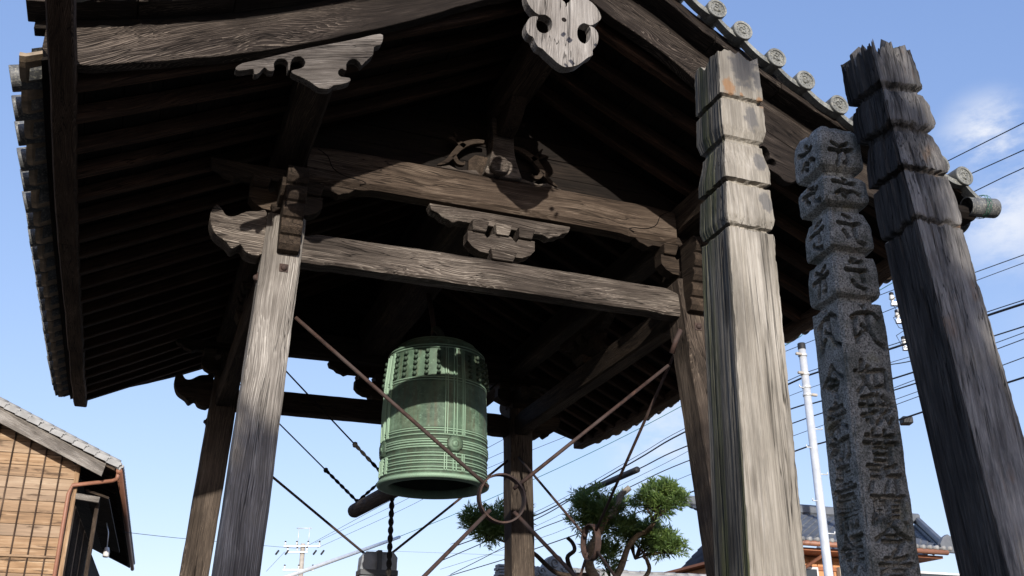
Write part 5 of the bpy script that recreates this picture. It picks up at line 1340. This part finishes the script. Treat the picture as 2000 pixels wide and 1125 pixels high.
# ------------------------------------------------------------------ plants
def leaf_mat(name, a, b, c):
    g = NG(name, .5, .35); v = g.coords(rand=0); n = g.noise(v, 5, 4, .6); n2 = g.noise(v, 60, 2, .6)
    g.color(g.ramp(g.math('ADD', g.math('MULTIPLY', n, .5), g.math('MULTIPLY', n2, .5)), [(.32, a), (.5, b), (.66, c)]))
    # thin leaves let some light through
    tr = g.n('BsdfTranslucent'); tr.inputs['Color'].default_value = (*[x * 1.5 for x in c], 1)
    ms = g.n('MixShader'); ms.inputs[0].default_value = .25; o = g.t.nodes['Material Output']
    g.l(g.b.outputs[0], ms.inputs[1]); g.l(tr.outputs[0], ms.inputs[2]); g.l(ms.outputs[0], o.inputs['Surface']); return g.m
M['needle'] = leaf_mat('yew_pine_needle', (.022, .042, .014), (.07, .12, .03), (.19, .25, .065))
M['leaf'] = leaf_mat('broad_leaf', (.02, .04, .012), (.05, .09, .025), (.10, .15, .04))
M['bark'] = wood('pine_bark', (.05, .038, .025), (.15, .11, .07), (.30, .235, .15), .9, .3)
def foliage(centres, shoots, leaves, L, Wd, seed, spread=.9, upw=.8, clump=0):
    """narrow leaves in tufts: centres = list of (centre, radii); quads, cheap"""
    rg = np.random.default_rng(seed); V = []; 
    tot = sum(r[0] * r[1] * r[2] for _, r in centres)
    Q = []
    for c, r in centres:
        n = max(8, int(shoots * (r[0] * r[1] * r[2]) / tot))
        d = rg.standard_normal((n, 3)); d /= np.linalg.norm(d, axis=1)[:, None]
        rad = rg.random(n) ** .33
        base = np.array(c) + d * rad[:, None] * np.array(r) * (1 + .22 * np.sin(d[:, :1] * 7 + seed) * np.cos(d[:, 1:2] * 6))
        if clump:
            m_ = max(3, n // clump); ci = rg.integers(0, m_, n); jit = rg.standard_normal((n, 3)) * .032
            base = base[ci] + jit; d = d[ci] * .8 + jit * 12; d /= np.linalg.norm(d, axis=1)[:, None]
        ax = d * .8 + np.array([0, 0, upw]) + .5 * rg.standard_normal((n, 3)); ax /= np.linalg.norm(ax, axis=1)[:, None]
        for j in range(leaves):
            t = j / leaves
            p = base + ax * (t * L * 1.3)
            sd = rg.standard_normal((n, 3)); sd -= ax * (sd * ax).sum(1)[:, None]; sd /= np.linalg.norm(sd, axis=1)[:, None]
            dr = ax * .75 + sd * spread; dr /= np.linalg.norm(dr, axis=1)[:, None]
            w_ = np.cross(dr, rg.standard_normal((n, 3))); w_ /= np.linalg.norm(w_, axis=1)[:, None]
            l_ = L * (.7 + .6 * rg.random((n, 1)))
            q = np.stack([p, p + dr * l_ * .5 + w_ * Wd, p + dr * l_, p + dr * l_ * .5 - w_ * Wd], 1)
            Q.append(q)
    Q = np.concatenate(Q); n = len(Q)
    return npmesh('foliage', Q.reshape(-1, 3), np.arange(n * 4).reshape(-1, 4))
def limb(name, pts, r0, r1, mat, parent, n=9):
    sp = spline([Vector(p_) for p_ in pts], 5, False); V = []; Fs = []
    for i, q in enumerate(sp):
        t = (sp[min(i + 1, len(sp) - 1)] - sp[max(0, i - 1)]).normalized(); u = Vector((.21, 1, .17)); u = (u - t * u.dot(t)).normalized(); s = u.cross(t); r = r0 + (r1 - r0) * i / (len(sp) - 1)
        for k in range(n):
            a = 2 * math.pi * k / n; rr_ = r * (1 + .22 * noise.noise(q * 9 + Vector((k, 0, 0)))); V.append(q + s * math.cos(a) * rr_ + u * math.sin(a) * rr_)
    for i in range(len(sp) - 1):
        for k in range(n):
            l = (k + 1) % n; Fs.append((i * n + k, i * n + l, i * n + n + l, i * n + n + k))
    Fs.append(tuple(range(n))[::-1]); Fs.append(tuple((len(sp) - 1) * n + k for k in range(n)))
    P = sp[0].copy(); me = mesh(name, [v - P for v in V], Fs, True); return link(name, me, mat, parent, Matrix.Translation(P))
PD = 12.5
def pt(u, v, dd=0.): return athd(u, v, PD + dd)
b0 = pt(1190, 1125)
TR = thing('garden_pine', 'clipped garden pine with cloud shaped pads of needles behind the far right post', 'pine tree')
k_ = PD / F * 1.08
pads = [[((955, 1014), (38, 12)), ((935, 1030), (24, 9)), ((985, 1035), (34, 12)), ((1022, 1010), (18, 8)), ((960, 1036), (40, 10))],
        [((1146, 988), (20, 22)), ((1180, 1008), (30, 16)), ((1205, 985), (16, 18)), ((1150, 1018), (28, 10)), ((1205, 1032), (26, 10)), ((1176, 962), (7, 22))],
        [((1286, 966), (30, 12)), ((1258, 984), (16, 9)), ((1312, 984), (18, 10)), ((1288, 992), (22, 8))],
        [((1238, 1050), (20, 10)), ((1288, 1062), (28, 12)), ((1318, 1074), (12, 12)), ((1268, 1040), (16, 7)), ((1222, 1034), (10, 8))],
        [((1190, 1085), (20, 14)), ((1165, 1075), (12, 10)), ((1185, 1108), (12, 8))]]
dof = [-.3, .1, -.2, .3, .2]
dens = [400, 440, 330, 360, 110]
for i, (pd, df, dn) in enumerate(zip(pads, dof, dens)):
    cs = []
    for (c, r) in pd: cs.append((tuple(pt(*c, df)), (r[0] * k_ * .88, r[0] * k_ * .8, r[1] * k_ * .8)))
    cen = pt(*pd[0][0], df)
    me = foliage(cs, dn, 15, .085, .0075, 11 + i, .85, .75, 9); me.transform(Matrix.Translation(-cen)); me.materials.append(M['needle'])
    link('needle_pad', me, None, TR, Matrix.Translation(cen))
    rt = cen + Vector((0, 0, -.26)); rr_ = random.Random(40 + i)
    for c_, r_ in cs:
        for _ in range(3):
            e_ = Vector(c_) + Vector((rr_.uniform(-.8, .8) * r_[0], rr_.uniform(-.6, .6) * r_[1], rr_.uniform(-.9, .2) * r_[2]))
            limb('twig', [rt, (rt + e_) / 2 + Vector((0, 0, .03)), e_], .011, .004, M['brown'], TR, 6)
tr0 = Vector((b0.x, b0.y, 0))
limb('trunk', [tr0, tr0 + Vector((.05, 0, 1.0)), pt(1175, 1180), pt(1150, 1100), pt(1165, 1050), pt(1185, 1010)], .09, .04, M['bark'], TR)
limb('limb', [pt(1175, 1180), pt(1212, 1110, .1), pt(1225, 1072, .1), pt(1245, 1046, .1), pt(1262, 1040, .2)], .048, .028, M['bark'], TR)
limb('limb', [pt(1185, 1190), pt(1262, 1125, .3), pt(1264, 1095, .3), pt(1258, 1085, .3), pt(1300, 1078, .3), pt(1315, 1070, .3)], .030, .012, M['bark'], TR)
limb('limb', [pt(1262, 1085, .3), pt(1240, 1062, .3), pt(1228, 1048, .3)], .016, .008, M['bark'], TR)
limb('limb', [pt(1262, 1040, .2), pt(1275, 1025), pt(1280, 1010), pt(1288, 985, -.2)], .035, .015, M['bark'], TR)
limb('limb', [pt(1278, 1018), pt(1268, 1000, -.2), pt(1255, 985, -.2)], .018, .008, M['bark'], TR)
limb('cut_stub', [pt(1188, 1010), pt(1205, 985), pt(1212, 968), pt(1230, 952)], .05, .036, M['pillarA'], TR)
limb('cut_stub', [pt(1195, 1010), pt(1210, 995), pt(1222, 984)], .03, .024, M['pillarA'], TR)
limb('limb', [pt(1150, 1125), pt(1090, 1120), pt(1048, 1085), pt(1010, 1055, -.3), pt(975, 1040, -.3)], .035, .014, M['brown'], TR)
limb('limb', [pt(1010, 1060, -.3), pt(985, 1058, -.3), pt(950, 1040, -.3)], .018, .008, M['bark'], TR)
limb('limb', [pt(1120, 1125), pt(1108, 1090), pt(1122, 1075), pt(1118, 1060), pt(1108, 1050)], .03, .022, M['brown'], TR)

# two broad-leaved trees of the precinct behind the viewer: their shade falls on the stone post and the left tower post
def shade_tree(label, base, crowns, seed):
    t = thing('broadleaf_tree', label, 'tree', base)
    bv = Vector(base); cs = [c for cr in crowns for c in cr[0]]
    top = sum((Vector(c) for c, _ in cs), Vector((0, 0, 0))) / len(cs)
    limb('trunk', [(0, 0, 0), (.1, .05, 1.2), ((top - bv).x * .6, (top - bv).y * .6, 2.8), tuple(top - bv)], .17, .05, M['bark'], t)
    for c, r in cs: limb('limb', [((top - bv).x * .6, (top - bv).y * .6, 2.8), tuple((Vector(c) + top) / 2 - bv + Vector((0, 0, -.3))), tuple(Vector(c) - bv)], .06, .02, M['bark'], t)
    for i, (c_, n, L) in enumerate(crowns):
        me = foliage(c_, n, 5, L, L * .26, seed + i, 1.1, .3); me.transform(Matrix.Translation(-bv)); me.materials.append(M['leaf']); link('crown', me, None, t)
    return t
shade_tree('broad leaved tree outside the picture whose shade dapples the stone post', (-.3, -15.8, 0),
           [([((-1.60, -15.2, 4.9), (.14, .4, .7)), ((-1.62, -15.2, 5.8), (.15, .4, .6))], 620, .11),
            ([((-1.28, -15.3, 5.5), (.16, .5, .4)), ((-1.30, -15.3, 6.3), (.22, .5, .4))], 16, .14),
            ([((-.55, -15.6, 6.0), (.30, .6, 1.25)), ((-.1, -15.6, 5.2), (.4, .6, 1.0)), ((-2.0, -15.1, 6.35), (.25, .3, .10))], 420, .15)], 5)
shade_tree('broad leaved tree outside the picture whose shade covers the foot of the left tower post', (-4.1, -15.4, 0),
           [([((-3.85, -15.2, 5.0), (.55, .6, 1.0)), ((-3.8, -15.1, 6.0), (.48, .5, .7)), ((-4.4, -15.4, 4.6), (.7, .6, .9)), ((-3.5, -15.3, 4.2), (.5, .6, .8))], 3600, .11)], 9)
